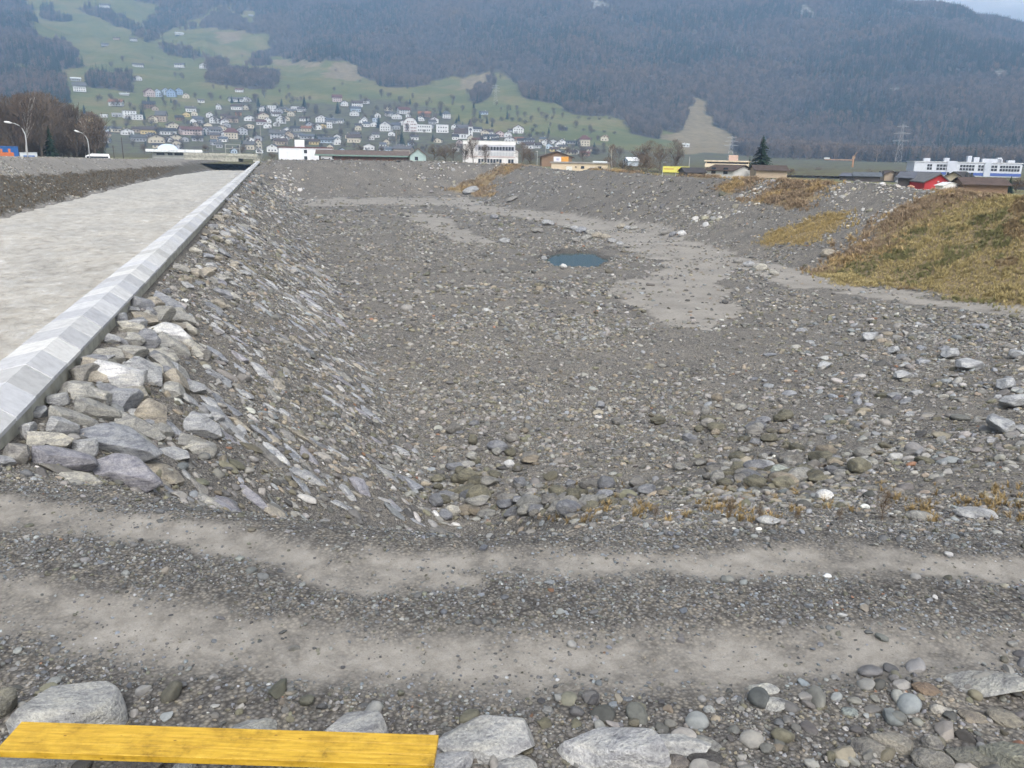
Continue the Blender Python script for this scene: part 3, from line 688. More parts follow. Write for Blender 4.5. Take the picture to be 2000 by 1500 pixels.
emb = emb_keep

# stones bordering the paths and the pond
for x, y, w, h, c_, lb in (
 (1070, 440, 22, 13, LG, 'pale stone at the far left end of the path border'), (1108, 447, 14, 10, TG, 'small tan stone second along the path border'),
 (1122, 450, 16, 11, LG, 'light stone third along the path border'), (1135, 455, 20, 14, BG, 'bluish-grey round stone in the middle of the path border'), (1152, 458, 16, 12, TG, 'grey-tan stone beside the bluish one on the path border'),
 (1166, 463, 22, 12, TN, 'long yellowish stone on the path border'), (1183, 467, 18, 13, TN, 'tan stone near the bend of the path border'), (1195, 474, 15, 10, LG, 'pale stone where the path border bends to the pond'),
 (1210, 480, 14, 10, LG, 'last small stone of the path border above the pond'), (1145, 470, 20, 14, TG, 'tan stone just behind the pond'), (1126, 474, 16, 12, GREY, 'grey stone behind the pond rim'),
 (1050, 455, 20, 12, GREY, 'grey boulder alone left of the path border'), (985, 475, 20, 11, LG, 'light boulder left of the pond by the side path'), (965, 427, 16, 10, DG, 'dark stone on the island between the two paths'),
 (1213, 446, 16, 11, TN, 'tan stone at the left tip of the mossy island'), (1226, 449, 14, 10, LG, 'pale stone on the edge of the mossy island'), (1238, 449, 13, 9, TG, 'grey-tan stone on the edge of the mossy island'),
 (1298, 459, 20, 13, GREY, 'grey stone at the lower edge of the mossy island'), (1314, 462, 14, 10, DG, 'dark stone beside the pale one at the mossy island'), (1331, 462, 16, 12, WH, 'whitish block at the right end of the mossy island'),
 (1440, 514, 18, 12, GREY, 'grey stone topmost of four along the ramp edge'), (1462, 521, 20, 13, LG, 'pale stone second of four along the ramp edge'), (1484, 528, 24, 15, CR, 'cream stone third of four along the ramp edge'), (1511, 537, 17, 12, CR, 'cream round stone lowest of four along the ramp edge'),
 (1062, 508, 12, 9, LG, 'pale stone at the left tip of the pond'), (1101, 523, 12, 9, WH, 'small white stone on the near rim of the pond'), (1615, 500, 24, 16, TN, 'tan boulder at the foot of the grassy bank'),
 (920, 376, 30, 12, LG, 'pale boulder at the foot of the brown scrub'), (1000, 392, 22, 9, GREY, 'grey boulder pile stone by the tan dry patch'), (1764, 361, 24, 10, LG, 'pale boulder on the crest of the right dam')):
    boulder(x, y, w * 1.15, h * 1.2, tuple(v * 0.95 for v in c_), lb, 'stones bordering the paths and the pond', random.uniform(-8, 8), random.choice(ROUNDED), sink=0.2)

# larger cobbles strewn on the basin floor
for x, y, w, h, c_, lb in (
 (935, 980, 46, 40, OLIVE, 'round olive-grey cobble at the foot of the slope'), (912, 942, 34, 34, OLIVE, 'round dark cobble above the olive-grey one at the slope foot'), (1110, 995, 42, 34, GREY, 'grey cobble on the heap at the near end of the basin'),
 (1190, 950, 30, 24, OLIVE, 'greenish cobble near the end of the cobble heap'), (1182, 972, 32, 20, BG, 'bluish smooth cobble on the heap'), (994, 912, 20, 18, WH, 'small white cobble amid the brown cobbles'), (885, 1005, 30, 26, CR, 'cream block at the very foot of the slope'),
 (1522, 930, 36, 28, (0.34, 0.37, 0.33), 'rounded greenish-white boulder in the right-hand heap'), (1490, 920, 42, 26, LG, 'light boulder left of the greenish-white one'), (1610, 975, 30, 22, WH, 'white and grey block near the weeds'), (1680, 912, 34, 22, LG, 'pale blue-grey pointed stone right of the heap'),
 (1530, 952, 40, 26, OLIVE, 'dark olive cobble below the greenish-white boulder'), (1905, 1010, 64, 20, LG, 'long flat pale stone among the weeds at right'), (1795, 1015, 44, 20, TG, 'grey-tan flat stone among the weeds'), (1500, 1022, 40, 18, LG, 'light flat stone at the edge of the track')):
    boulder(x, y, w * 1.1, h * 1.15, c_, lb, 'large cobbles on the basin floor', 0, random.choice(ROUNDED), sink=0.2, name='cobble', cat='cobble')
n_c = 0
while n_c < 190:
    k = random.choice(CLUMPS[:3] + CLUMPS[5:7] + CLUMPS[5:6]); px = random.gauss(k[0], k[2] * 0.6); py = random.gauss(k[1], k[3] * 0.6)
    if py > 1015 or px < 850: continue
    p, t_ = cast(px, py)
    if p[1] < 14: continue
    s = random.uniform(0.26, 0.58) * F / t_
    cn, c_ = random.choice((('grey', GREY), ('olive-brown', OLIVE), ('olive-brown', OLIVE), ('tan', TAN), ('grey-tan', TG), ('dark grey', DG))); c_ = shade(c_, 0.6, 1.0)
    wh = 'at the foot of the paved slope' if px < 1010 else 'at the near end of the basin' if px < 1300 else 'in the heap left of the stony ramp slope'
    boulder(px, py, s * random.uniform(0.9, 1.4), s * random.uniform(0.55, 0.85), c_, 'rounded ' + cn + ' cobble among others ' + wh, 'cobbles heaped on the basin floor', 0, random.choice(ROUNDED), sink=0.14, name='cobble', cat='cobble', yaw=random.uniform(0, 6.28))
    n_c += 1

# ------------------------------------------------------------------ foreground: boulders at the camera's feet and the yellow board
for x, y, w, h, rl, c_, dp, lb in (
 (125, 1390, 220, 130, 12, (0.40, 0.40, 0.385), 0.8, 'big light grey granite boulder behind the left end of the yellow board'),
 (-5, 1375, 80, 120, 60, (0.17, 0.165, 0.14), 0.6, 'dark smooth boulder cut by the left edge behind the yellow board'),
 (690, 1425, 150, 90, 0, (0.42, 0.42, 0.41), 0.8, 'pointed pale granite boulder behind the middle of the yellow board'),
 (495, 1425, 100, 40, 0, (0.36, 0.36, 0.34), 0.8, 'low pale boulder showing just behind the yellow board'),
 (955, 1440, 230, 110, 6, (0.43, 0.43, 0.42), 0.6, 'broad pale boulder right of the yellow board end'),
 (880, 1490, 120, 60, 0, (0.42, 0.42, 0.43), 0.7, 'pale cracked boulder touching the corner of the yellow board'),
 (1190, 1460, 260, 100, -6, (0.46, 0.46, 0.46), 0.5, 'large banded white and grey boulder at the bottom centre'),
 (1330, 1452, 150, 60, -8, (0.47, 0.47, 0.46), 0.6, 'white banded boulder right of the large banded one'),
 (1000, 1500, 110, 60, 0, (0.36, 0.36, 0.35), 0.8, 'light grey boulder cut by the bottom edge in the middle'),
 (930, 1478, 50, 34, 0, (0.19, 0.17, 0.15), 0.8, 'brown round cobble beside the board end'), (985, 1480, 44, 38, 0, (0.20, 0.19, 0.17), 0.8, 'dark round cobble next to the brown one'),
 (1320, 1488, 60, 44, 0, (0.21, 0.19, 0.17), 0.8, 'brown-grey rounded cobble at the bottom edge'), (1378, 1478, 80, 28, 0, (0.10, 0.095, 0.09), 0.7, 'dark flat stone at the bottom edge'),
 (1375, 1455, 80, 40, 8, (0.27, 0.27, 0.26), 0.7, 'grey triangular stone above the dark flat one'), (1695, 1462, 70, 44, 0, (0.22, 0.21, 0.19), 0.8, 'smooth grey-brown boulder left of the long tan one'),
 (1750, 1452, 110, 50, 15, (0.30, 0.28, 0.24), 0.6, 'long tan boulder lying aslant among the bottom right cobbles'), (1820, 1450, 44, 44, 0, (0.26, 0.25, 0.23), 0.8, 'upright grey cobble right of the long tan boulder'),
 (1820, 1485, 80, 50, 0, (0.24, 0.23, 0.21), 0.8, 'rounded grey boulder at the bottom edge, near the corner'), (1900, 1480, 130, 50, -10, (0.19, 0.185, 0.16), 0.7, 'dark greenish boulder next to the bottom corner'),
 (1965, 1480, 120, 80, -10, (0.24, 0.24, 0.20), 0.7, 'large olive-grey boulder in the bottom corner'), (1510, 1376, 70, 40, -20, (0.42, 0.42, 0.40), 0.6, 'pale flat boulder half sunk in the gravel'),
 (1490, 1345, 70, 24, -10, (0.40, 0.40, 0.38), 0.6, 'low pale stone behind the half sunk one'), (1910, 1335, 190, 34, -14, (0.40, 0.395, 0.37), 0.5, 'long pale slab sunk in the track edge at the right'),
 (1835, 1386, 40, 34, 0, (0.42, 0.40, 0.36), 0.7, 'small pale angular stone in the gravel at the right'), (1070, 1388, 26, 26, 0, (0.28, 0.28, 0.27), 0.8, 'single grey round cobble standing on the gravel'),
 (1965, 1405, 70, 34, 10, (0.26, 0.24, 0.20), 0.7, 'tan-grey cobble near the right edge'), (1900, 1400, 60, 22, 8, (0.24, 0.215, 0.18), 0.7, 'flat tan cobble left of the one at the right edge'), (1810, 1345, 60, 26, 5, (0.21, 0.16, 0.12), 0.7, 'brown flat stone on the far side of the gravel at the right'),
 (1660, 1390, 36, 22, 0, (0.26, 0.29, 0.28), 0.8, 'greenish-grey oval cobble lying on the gravel'), (1385, 1387, 28, 24, 0, (0.29, 0.30, 0.30), 0.8, 'light grey oval cobble lying alone on the gravel'),
 (60, 1490, 220, 70, 10, (0.36, 0.36, 0.35), 0.6, 'pale boulder below the left end of the yellow board'), (270, 1500, 120, 40, 0, (0.22, 0.20, 0.18), 0.7, 'brown stone just showing under the front of the yellow board'), (360, 1500, 50, 30, 0, (0.38, 0.39, 0.38), 0.7, 'small pale pointed stone in front of the yellow board')):
    boulder(x, y + h * 0.16, w * 0.82, h * 0.74, tuple(v * 0.85 for v in c_), lb, 'boulders at the foot of the near bank', rl, random.choice(ANGULAR if w > 100 else ROUNDED), depth=dp, sink=0.38)

# the board: a long three-layer formwork panel, painted yellow
BM, t, b = mat_new('yellow_glazed_wood', 0.5, 0.4)
oc = coords(t, 'Object', (1.2, 14.0, 14.0)); gr_ = noise(t, oc, 3.0, 6, 0.6)
oc2 = coords(t, 'Object'); kn = N(t, 'ShaderNodeTexVoronoi', Scale=5.5); mpk = N(t, 'ShaderNodeMapping', Scale=(1.0, 2.2, 2.2)); L(t, oc2, mpk.inputs[0]); L(t, mpk.outputs[0], kn.inputs['Vector'])
cw = ramp(t, gr_, [(0.3, (0.40, 0.235, 0.022)), (0.5, (0.56, 0.345, 0.032)), (0.7, (0.64, 0.42, 0.055))])
cw = mixc(t, ramp(t, kn.outputs['Distance'], [(0.045, (1, 1, 1)), (0.075, (0, 0, 0))]), cw, (0.22, 0.11, 0.02))
dirt = noise(t, oc2, 3.2, 7, 0.75)
cw = mixc(t, 1.0, cw, ramp(t, dirt, [(0.34, (0.42, 0.40, 0.38)), (0.44, (0.82, 0.80, 0.76)), (0.56, (1, 1, 1))]), 'MULTIPLY')
L(t, cw, b.inputs['Base Color']); bump(t, b, gr_, 0.25, 0.004)
ZB = 0.56
c00, c10, c11, c01 = [atz(px, py, ZB) for px, py in ((-14, 1464), (855, 1492), (849, 1437), (46, 1411))]
e1 = (c10 - c00 + c11 - c01) / 2; ln = float(np.linalg.norm(e1)); yawb = math.atan2(e1[1], e1[0]); wd = 0.30
mid_ = (c00 + c10 + c11 + c01) / 4
board = empty('formwork_board', tuple(mid_), yawb); tag(board, 'long yellow wooden board lying across the boulders at the bottom left', 'board')
def bev_box(x0, x1, y0, y1, z0, z1, e):
    v = []; 
    for z, g in ((z0, e), (z0 + e, 0), (z1 - e, 0), (z1, e)):
        v += [(x0 + g, y0 + g, z), (x1 - g, y0 + g, z), (x1 - g, y1 - g, z), (x0 + g, y1 - g, z)]
    f = [(3, 2, 1, 0), (12, 13, 14, 15)]
    for q in range(3):
        for i in range(4): f.append((q * 4 + i, q * 4 + (i + 1) % 4, q * 4 + 4 + (i + 1) % 4, q * 4 + 4 + i))
    return v, f
for k, (a_, b_) in enumerate(((-wd / 2, -wd / 6 - 0.0006), (-wd / 6 + 0.0006, wd / 6 - 0.0006), (wd / 6 + 0.0006, wd / 2))):
    link('plank', make_mesh('plank', *bev_box(-ln / 2, ln / 2, a_, b_, -0.052, -0.001 * k, 0.0025), BM), board)
print('board', ln, mid_)

# ------------------------------------------------------------------ valley, hillside and mountain
FR = np.array([240, 420, 600, 800, 1000, 1150, 1300, 1600, 2000, 2500, 3200], float)
FPX = np.array([-700, -200, 0, 250, 500, 750, 1000, 1150, 1300, 1500, 1750, 2000, 2300, 2800], float)
FT = {  # photograph row at which the ground appears at each distance from 800 m on
 -700: (285, 255, 225, 190, 120, 60, 0, -80), -200: (292, 262, 225, 180, 115, 60, 5, -80), 0: (298, 268, 225, 185, 128, 68, 5, -80), 250: (298, 262, 225, 190, 140, 95, 30, -60), 500: (300, 265, 232, 200, 152, 105, 35, -60),
 750: (302, 265, 235, 205, 160, 88, 0, -100), 1000: (304, 272, 240, 205, 150, 70, -20, -120), 1150: (306, 278, 250, 215, 150, 62, -28, -125), 1300: (308, 290, 268, 235, 150, 58, -35, -130),
 1500: (311, 303, 293, 262, 165, 60, -30, -60), 1750: (318, 314, 305, 245, 140, 50, 18, 22), 2000: (326, 322, 305, 245, 165, 110, 74, 78), 2300: (332, 326, 305, 250, 190, 165, 150, 155), 2800: (340, 330, 310, 270, 230, 200, 190, 195)}
FAZ = np.array([math.atan2(*ray(p, 300)[:2]) for p in FPX]); FZ = np.zeros((len(FPX), len(FR)))
for i, p in enumerate(FPX):
    FZ[i, :3] = (0.2, 0.0, -0.2)
    for j, py in enumerate(FT[int(p)]): FZ[i, 3 + j] = atr(p, py, FR[3 + j])[2]
    FZ[i, 3] = min(max(FZ[i, 3], -4), 3)
def far_height(a, r, detail=True):
    a = np.asarray(a, float); r = np.asarray(r, float)
    ua = np.clip(np.interp(a, FAZ, np.arange(len(FAZ))), 0, len(FAZ) - 1.001); ur = np.clip(np.interp(r, FR, np.arange(len(FR))), 0, len(FR) - 1.001)
    i = ua.astype(int); j = ur.astype(int); fa = ua - i; fr_ = ur - j; fa = fa * fa * (3 - 2 * fa)
    z = (FZ[i, j] * (1 - fr_) + FZ[i, j + 1] * fr_) * (1 - fa) + (FZ[i + 1, j] * (1 - fr_) + FZ[i + 1, j + 1] * fr_) * fa
    x = r * np.sin(a); y = r * np.cos(a); st = sstep(950, 1500, r); st2 = sstep(1250, 2000, r)
    z = z + st * 9 * fbm(x / 170, y / 170, 3, 301)
    if detail: z = z + st2 * (46 * np.abs(fbm(a * 14, r / 900, 3, 305)) - 9 + 20 * fbm(x / 130, y / 130, 4, 309))
    return z
FA = np.radians(np.linspace(-52, 78, 520)); FRR = np.concatenate([np.linspace(250, 780, 40), np.linspace(790, 3250, 330)])
AA, RR = np.meshgrid(FA, FRR); XF = RR * np.sin(AA); YF = RR * np.cos(AA); ZF = far_height(AA, RR)

FOREST = [[(-900, -400), (52, -400), (60, 0), (73, 52), (55, 62), (78, 83), (127, 86), (146, 104), (161, 130), (156, 140), (96, 146), (57, 128), (-50, 114), (-900, 90)],
          [(-900, 135), (0, 128), (47, 138), (100, 152), (130, 156), (128, 208), (120, 262), (60, 290), (-900, 300)],
          [(78, 8), (104, 8), (125, 34), (138, 42), (101, 44), (83, 26)],
          [(150, 12), (177, 15), (213, 26), (234, 39), (268, 52), (281, 75), (300, 84), (290, 88), (255, 62), (218, 52), (182, 28)],
          [(213, -400), (2900, -400), (2900, 350), (2050, 345), (1740, 331), (1690, 322), (1600, 313), (1500, 312), (1446, 307), (1440, 290), (1400, 240), (1370, 200), (1350, 186), (1345, 230), (1330, 256), (1290, 251), (1240, 236),
           (1180, 229), (1130, 226), (1090, 211), (1045, 196), (1020, 171), (990, 151), (930, 141), (880, 151), (800, 178), (745, 168), (712, 150), (690, 130), (664, 114), (640, 122), (600, 122), (560, 112), (535, 106), (525, 118), (512, 132), (490, 130), (520, 96), (540, 72), (490, 66), (475, 60), (455, 56), (420, 55), (380, 60), (360, 64), (385, 45), (440, 16), (470, 8), (445, 30), (470, 38), (490, 22), (530, 24), (500, 34), (490, 60), (440, 6), (330, 58), (300, 78), (282, 74), (284, 50), (310, 35), (300, 15), (280, 0), (250, -10)],
          [(410, 128), (425, 122), (450, 130), (466, 148), (500, 148), (535, 150), (540, 168), (500, 172), (455, 172), (415, 165), (408, 150)],
          [(232, 150), (258, 148), (262, 165), (275, 178), (250, 180), (175, 172), (165, 150)],
          [(305, 92), (360, 90), (400, 105), (420, 118), (400, 118), (350, 108), (308, 104)],
          [(925, 152), (965, 150), (968, 190), (940, 205), (925, 195), (935, 170)],
          [(1215, 235), (1260, 240), (1300, 262), (1275, 268), (1230, 258)], [(1355, 295), (1385, 284), (1420, 300), (1418, 318), (1358, 318)]]
ROCK = [[(1140, 0), (1180, 2), (1195, 14), (1178, 20), (1150, 16)], [(1418, 90), (1436, 90), (1442, 102), (1424, 104)], [(1565, 10), (1600, 25), (1612, 42), (1590, 40), (1568, 25)], [(1935, 138), (1965, 142), (1972, 162), (1945, 160)],
        [(1985, 105), (2010, 105), (2010, 125), (1988, 122)], [(1725, 165), (1760, 168), (1762, 180), (1730, 178)], [(1780, 195), (1795, 196), (1796, 212), (1782, 210)]]
SCREE = [[(627, 145), (664, 116), (690, 130), (712, 150), (700, 160), (650, 158)], [(1342, 200), (1350, 184), (1366, 196), (1402, 240), (1448, 302), (1420, 312), (1335, 300), (1285, 262), (1325, 254), (1342, 232)], [(900, 150), (960, 140), (960, 175), (905, 180)], [(520, 118), (560, 113), (600, 122), (640, 124), (600, 132), (540, 128)], [(400, 60), (470, 58), (475, 80), (430, 85)], [(1290, 258), (1330, 256), (1330, 262), (1300, 270)]]
VILLAGE = [(150, 262), (330, 250), (420, 212), (480, 196), (560, 203), (640, 205), (700, 198), (760, 195), (860, 212), (900, 238), (960, 258), (1050, 262), (1180, 284), (1300, 298), (1500, 306), (1750, 315), (2000, 324), (2900, 330), (2900, 400), (-900, 400), (-900, 300), (140, 290)]
def far_masks(x, y, z, s=1.0):
    px, py, d = proj(x, y, z)
    jx = px + s * 26 * fbm(x / 60, y / 60, 4, 331); jy = py + s * 14 * fbm(x / 60, y / 60, 4, 337)
    f = np.zeros(px.shape, bool); k = np.zeros(px.shape, bool); sc = np.zeros(px.shape, bool)
    for p in FOREST: f |= pip(jx, jy, p)
    for p in ROCK: k |= pip(jx, jy, p)
    for p in SCREE: sc |= pip(jx, jy, p)
    r = np.hypot(x, y); f &= r > 820
    return f & ~k & ~sc, k, sc & ~k, px, py
fm, km, sm, _, _ = far_masks(XF, YF, ZF)
_px, _py, _ = proj(XF, YF, ZF); vm = pip(_px + 14 * fbm(XF / 50, YF / 50, 3, 341), _py + 8 * fbm(XF / 50, YF / 50, 3, 343), VILLAGE)
HM, t, b = mat_new('hillside', 0.95, 0.1)
pos = geo_pos(t); at1 = N(t, 'ShaderNodeAttribute', attribute_name='cover'); sp = t.nodes.new('ShaderNodeSeparateColor'); L(t, at1.outputs['Color'], sp.inputs[0])
nb = noise(t, pos, 0.012, 5, 0.6); ns = noise(t, pos, 0.09, 4, 0.65)
mead = ramp(t, nb, [(0.3, (0.10, 0.115, 0.045)), (0.48, (0.13, 0.14, 0.052)), (0.6, (0.17, 0.158, 0.066)), (0.75, (0.20, 0.16, 0.08))])
mead = mixc(t, 1.0, mead, ramp(t, ns, [(0.3, (0.82, 0.84, 0.8)), (0.7, (1.15, 1.12, 1.1))]), 'MULTIPLY')
floor_ = ramp(t, ns, [(0.3, (0.055, 0.045, 0.035)), (0.7, (0.12, 0.095, 0.07))])
rockc = ramp(t, ns, [(0.35, (0.09, 0.085, 0.08)), (0.5, (0.18, 0.175, 0.16)), (0.65, (0.36, 0.35, 0.32))]); scree = ramp(t, ns, [(0.3, (0.16, 0.13, 0.075)), (0.7, (0.28, 0.22, 0.13))])
c = mixc(t, sp.outputs[0], mead, floor_); c = mixc(t, sp.outputs[1], c, rockc); c = mixc(t, sp.outputs[2], c, scree); vill = ramp(t, ns, [(0.35, (0.075, 0.062, 0.048)), (0.5, (0.11, 0.10, 0.06)), (0.62, (0.12, 0.13, 0.06)), (0.75, (0.15, 0.13, 0.10))])
c = mixc(t, at1.outputs['Alpha'], c, vill); L(t, c, b.inputs['Base Color'])
ii = np.arange(AA.size).reshape(AA.shape)
me = np_mesh('hillside', np.stack([XF.ravel(), YF.ravel(), ZF.ravel()], 1), np.stack([ii[:-1, :-1], ii[:-1, 1:], ii[1:, 1:], ii[1:, :-1]], -1).reshape(-1, 4), HM)
ca = me.color_attributes.new('cover', 'FLOAT_COLOR', 'POINT'); ca.data.foreach_set('color', np.stack([fm, km, sm, vm], -1).astype(np.float32).ravel())
kind(link('mountain_terrain', me), 'structure', 'green lower hillside rising to a steep wooded mountain')
_cr = np.concatenate([np.linspace(260, 780, 200), np.linspace(785, 3200, 1500)])
def far_cast(px, py, default=900.0):
    d = ray(px, py); a = math.atan2(d[0], d[1]); sl = d[2] / math.hypot(d[0], d[1])
    g = far_height(np.full(_cr.shape, a), _cr); k = np.nonzero(CAM[2] + _cr * sl < g)[0]
    r = _cr[k[0]] if len(k) and _cr[k[0]] > 500 else default
    return np.array([r * math.sin(a), r * math.cos(a), float(far_height(np.array([a]), np.array([r]))[0])]), r

# ------------------------------------------------------------------ trees
def grow(rn, levels, spread, up, kids, seg=2, taper=0.62, n0=5, r0=0.02):
    """a bare tree of height 1: returns trunk mesh data and crown (twig) mesh data"""
    tr, cr = MB(), MB()
    def br(p, d, ln, rad, lv):
        pts = [p]; q = p.copy(); dd = d.copy()
        for k in range(seg):
            dd = (dd + Vector((rn.gauss(0, .12), rn.gauss(0, .12), rn.gauss(0, .05) + up * 0.1))).normalized(); q = q + dd * (ln / seg); pts.append(q.copy())
        if lv <= 1: tr.add(tube(pts, [rad * (1 - 0.5 * k / seg) for k in range(seg + 1)], n0 if lv == 0 else 3))
        else:
            for k in range(seg):
                a = (pts[k + 1] - pts[k]).orthogonal().normalized(); a.rotate(Matrix.Rotation(rn.uniform(0, 6.28), 3, (pts[k + 1] - pts[k]).normalized())); w0 = rad * (1.6 - 0.9 * k / seg); w1 = rad * (1.6 - 0.9 * (k + 1) / seg) * 0.8
                cr.add(([tuple(pts[k] - a * w0), tuple(pts[k] + a * w0), tuple(pts[k + 1] + a * w1), tuple(pts[k + 1] - a * w1)], [(0, 1, 2, 3)]))
        if lv < levels:
            for _ in range(kids[lv]):
                f = rn.uniform(0.35 if lv == 0 else 0.2, 1.0); i = min(int(f * seg), seg - 1); o = pts[i].lerp(pts[i + 1], f * seg - i)
                a = (pts[i + 1] - pts[i]).orthogonal().normalized(); a.rotate(Matrix.Rotation(rn.uniform(0, 6.28), 3, d)); nd = (d * (1 - spread) + a * spread + Vector((0, 0, up))).normalized()
                br(o, nd, ln * taper * rn.uniform(0.7, 1.15) * (1.25 - 0.5 * f), rad * 0.5, lv + 1)
    br(Vector((0, 0, -0.02)), Vector((0, 0, 1)), 0.62, r0, 0)
    for m_ in (tr, cr):
        zm = max(v[2] for v in tr.v + cr.v)
    for m_ in (tr, cr): m_.v = [(v[0] / zm, v[1] / zm, v[2] / zm) for v in m_.v]
    return tr, cr
def conifer(rn, tiers, per, wid):
    tr, cr = MB(), MB(); tr.add(tube([(0, 0, -0.02), (0, 0, 0.5), (0, 0, 0.98)], [0.018, 0.011, 0.002], 5))
    for k in range(tiers):
        f = k / (tiers - 1); z = 0.06 + 0.92 * f; R_ = wid * (1 - f) ** 0.85 * rn.uniform(0.85, 1.1) + 0.008
        for j in range(per):
            a = rn.uniform(0, 6.28); r_ = R_ * rn.uniform(0.6, 1.1); dz = rn.uniform(0.2, 0.5) * r_; w = r_ * rn.uniform(0.18, 0.34) + 0.004
            ca_, sa_ = math.cos(a), math.sin(a)
            for s0, s1 in ((0.1, 0.6), (0.5, 1.0)):
                ww = w * (1.15 - s1 * 0.6)
                cr.add(([(ca_ * r_ * s0 - sa_ * w * .6, sa_ * r_ * s0 + ca_ * w * .6, z - dz * s0 + 0.012), (ca_ * r_ * s0 + sa_ * w * .6, sa_ * r_ * s0 - ca_ * w * .6, z - dz * s0 + 0.004), (ca_ * r_ * s1 + sa_ * ww * .4, sa_ * r_ * s1 - ca_ * ww * .4, z - dz * s1 - rn.uniform(0, .02)), (ca_ * r_ * s1 - sa_ * ww * .4, sa_ * r_ * s1 + ca_ * ww * .4, z - dz * s1)], [(0, 1, 2, 3)]))
    return tr, cr
rn = random.Random(11)
def inst_mat(name, rough=0.95):
    m, t, b = mat_new(name, rough, 0.1); a = t.nodes.new('ShaderNodeAttribute'); a.attribute_type = 'INSTANCER'; a.attribute_name = 'col'; L(t, a.outputs['Color'], b.inputs['Base Color']); return m
M_WOOD_I = inst_mat('woodland'); M_GRASS_I = inst_mat('dry_grass')
M_LEAF = simple('needles', None, 0.35, 0.6, 0.9, 0.15, 0.0, obj_color=True); M_TWIG = simple('twigs', None, 0.25, 0.5, 0.95, 0.1, 0.0, obj_color=True)
wood = bpy.data.collections.new('woodland_shapes')
for i in range(5):
    a_, c_ = grow(rn, 2, 0.5, 0.35, (16, 7), 2, 0.55, 3, 0.022)
    for k in range(90):   # fine twig haze that closes the crown
        z = rn.uniform(0.3, 1.0); rad = 0.30 * math.sqrt(max(0.02, 1 - ((z - 0.62) / 0.42) ** 2)) * math.sqrt(rn.random()); an = rn.uniform(0, 6.28); x_, y_ = rad * math.cos(an), rad * math.sin(an); w = rn.uniform(0.008, 0.02); h_ = rn.uniform(0.06, 0.14)
        c_.add(([(x_ - w * math.sin(an), y_ + w * math.cos(an), z - h_), (x_ + w * math.sin(an), y_ - w * math.cos(an), z - h_), (x_ * 1.15, y_ * 1.15, min(z, 1.0))], [(0, 1, 2)]))
    a_.add((c_.v, c_.f)); wood.objects.link(bpy.data.objects.new('woodland_shape_%02d' % i, a_.mesh('bare_tree', M_WOOD_I)))
for i in range(5, 7):
    a_, c_ = conifer(rn, 12, 7, 0.2); a_.add((c_.v, c_.f)); wood.objects.link(bpy.data.objects.new('woodland_shape_%02d' % i, a_.mesh('fir_tree', M_WOOD_I)))
n = 130000
r = np.sqrt(rng.uniform(850 ** 2, 2750 ** 2, n)); a = np.radians(rng.uniform(-22, 54, n)); x = r * np.sin(a); y = r * np.cos(a); z = far_height(a, r)
f, k, s_, px, py = far_masks(x, y, z)
ok = f & (py > -120) & (rng.uniform(0, 1, n) < np.where(r < 1500, 1.0, 0.8))
x, y, z, r, px, py = x[ok], y[ok], z[ok], r[ok], px[ok], py[ok]; n = len(x)
con = fbm(x / 140, y / 140, 3, 351) + 0.25 * sstep(1500, 2000, px) + 0.25 * (px < 140) + 0.12 * sstep(120, 0, py)
isc = rng.uniform(0, 1, n) < sstep(-0.2, 0.5, con) * 0.85
ht = np.where(isc, rng.uniform(12, 22, n), rng.uniform(9, 17, n)); wdt = ht * np.where(isc, rng.uniform(0.9, 1.3, n), rng.uniform(0.85, 1.4, n))
br_ = np.array([0.15, 0.115, 0.095]); cols = np.where(isc[:, None], np.array([0.028, 0.042, 0.028]), br_) * rng.uniform(0.55, 1.45, (n, 1)) * (1 + 0.3 * fbm(x / 90, y / 90, 2, 357)[:, None] * np.array([1, 0.4, -0.6]))
scatter('mountain_forest', np.stack([x, y, z - 0.4], 1), np.stack([x * 0, x * 0, rng.uniform(0, 6.28, n)], 1), np.stack([wdt, wdt, ht], 1), np.where(isc, rng.integers(5, 7, n), rng.integers(0, 5, n)), np.clip(cols, 0.01, 0.4), wood, 'bare winter forest with dark firs covering the mountain')
print('forest', n)

# ------------------------------------------------------------------ haze
HZM = bpy.data.materials.new('valley_haze'); HZM.use_nodes = True; t = HZM.node_tree; t.nodes.clear()
pv = t.nodes.new('ShaderNodeVolumePrincipled'); pv.inputs['Color'].default_value = (0.44, 0.67, 1.0, 1); pv.inputs['Density'].default_value = 0.00028; pv.inputs['Anisotropy'].default_value = 0.1
mo = t.nodes.new('ShaderNodeOutputMaterial'); L(t, pv.outputs[0], mo.inputs['Volume'])
hz = MB().box(-2750, 3450, -70, 3420, -12, float(ZF.max()) + 30).build('haze', HZM); kind(hz, 'stuff', 'bluish winter haze filling the valley')

# ------------------------------------------------------------------ cloud bank beyond the ridge, outside the haze
CLM, t, b = mat_new('cloud', 1.0, 0.0); b.inputs['Base Color'].default_value = (0.95, 0.95, 0.95, 1); b.inputs['Subsurface Weight'].default_value = 0.0
VV, QQ = [], []; n0 = 0
for k in range(80):
    c_ = atr(1520 + 1000 * (k % 16) / 15 + rng.uniform(-20, 20), (-200, -120, -45, 20, 80)[k // 16] + (k % 16) * 3 + rng.uniform(-12, 12), rng.uniform(5200, 5800)); V_, F_ = ICO[3]
    V_ = V_ * (1 + 0.22 * noise3(V_, 600 + k, 1.6) + 0.1 * noise3(V_, 640 + k, 4.0))[:, None] * np.array([560, 560, 330]) * rng.uniform(0.8, 1.25)
    VV.append(V_ + c_); QQ.append(F_ + n0); n0 += len(V_)
kind(link('cloud', np_mesh('cloud', np.concatenate(VV), np.concatenate(QQ), CLM)), 'stuff', 'white cloud bank over the ridge at the upper right')

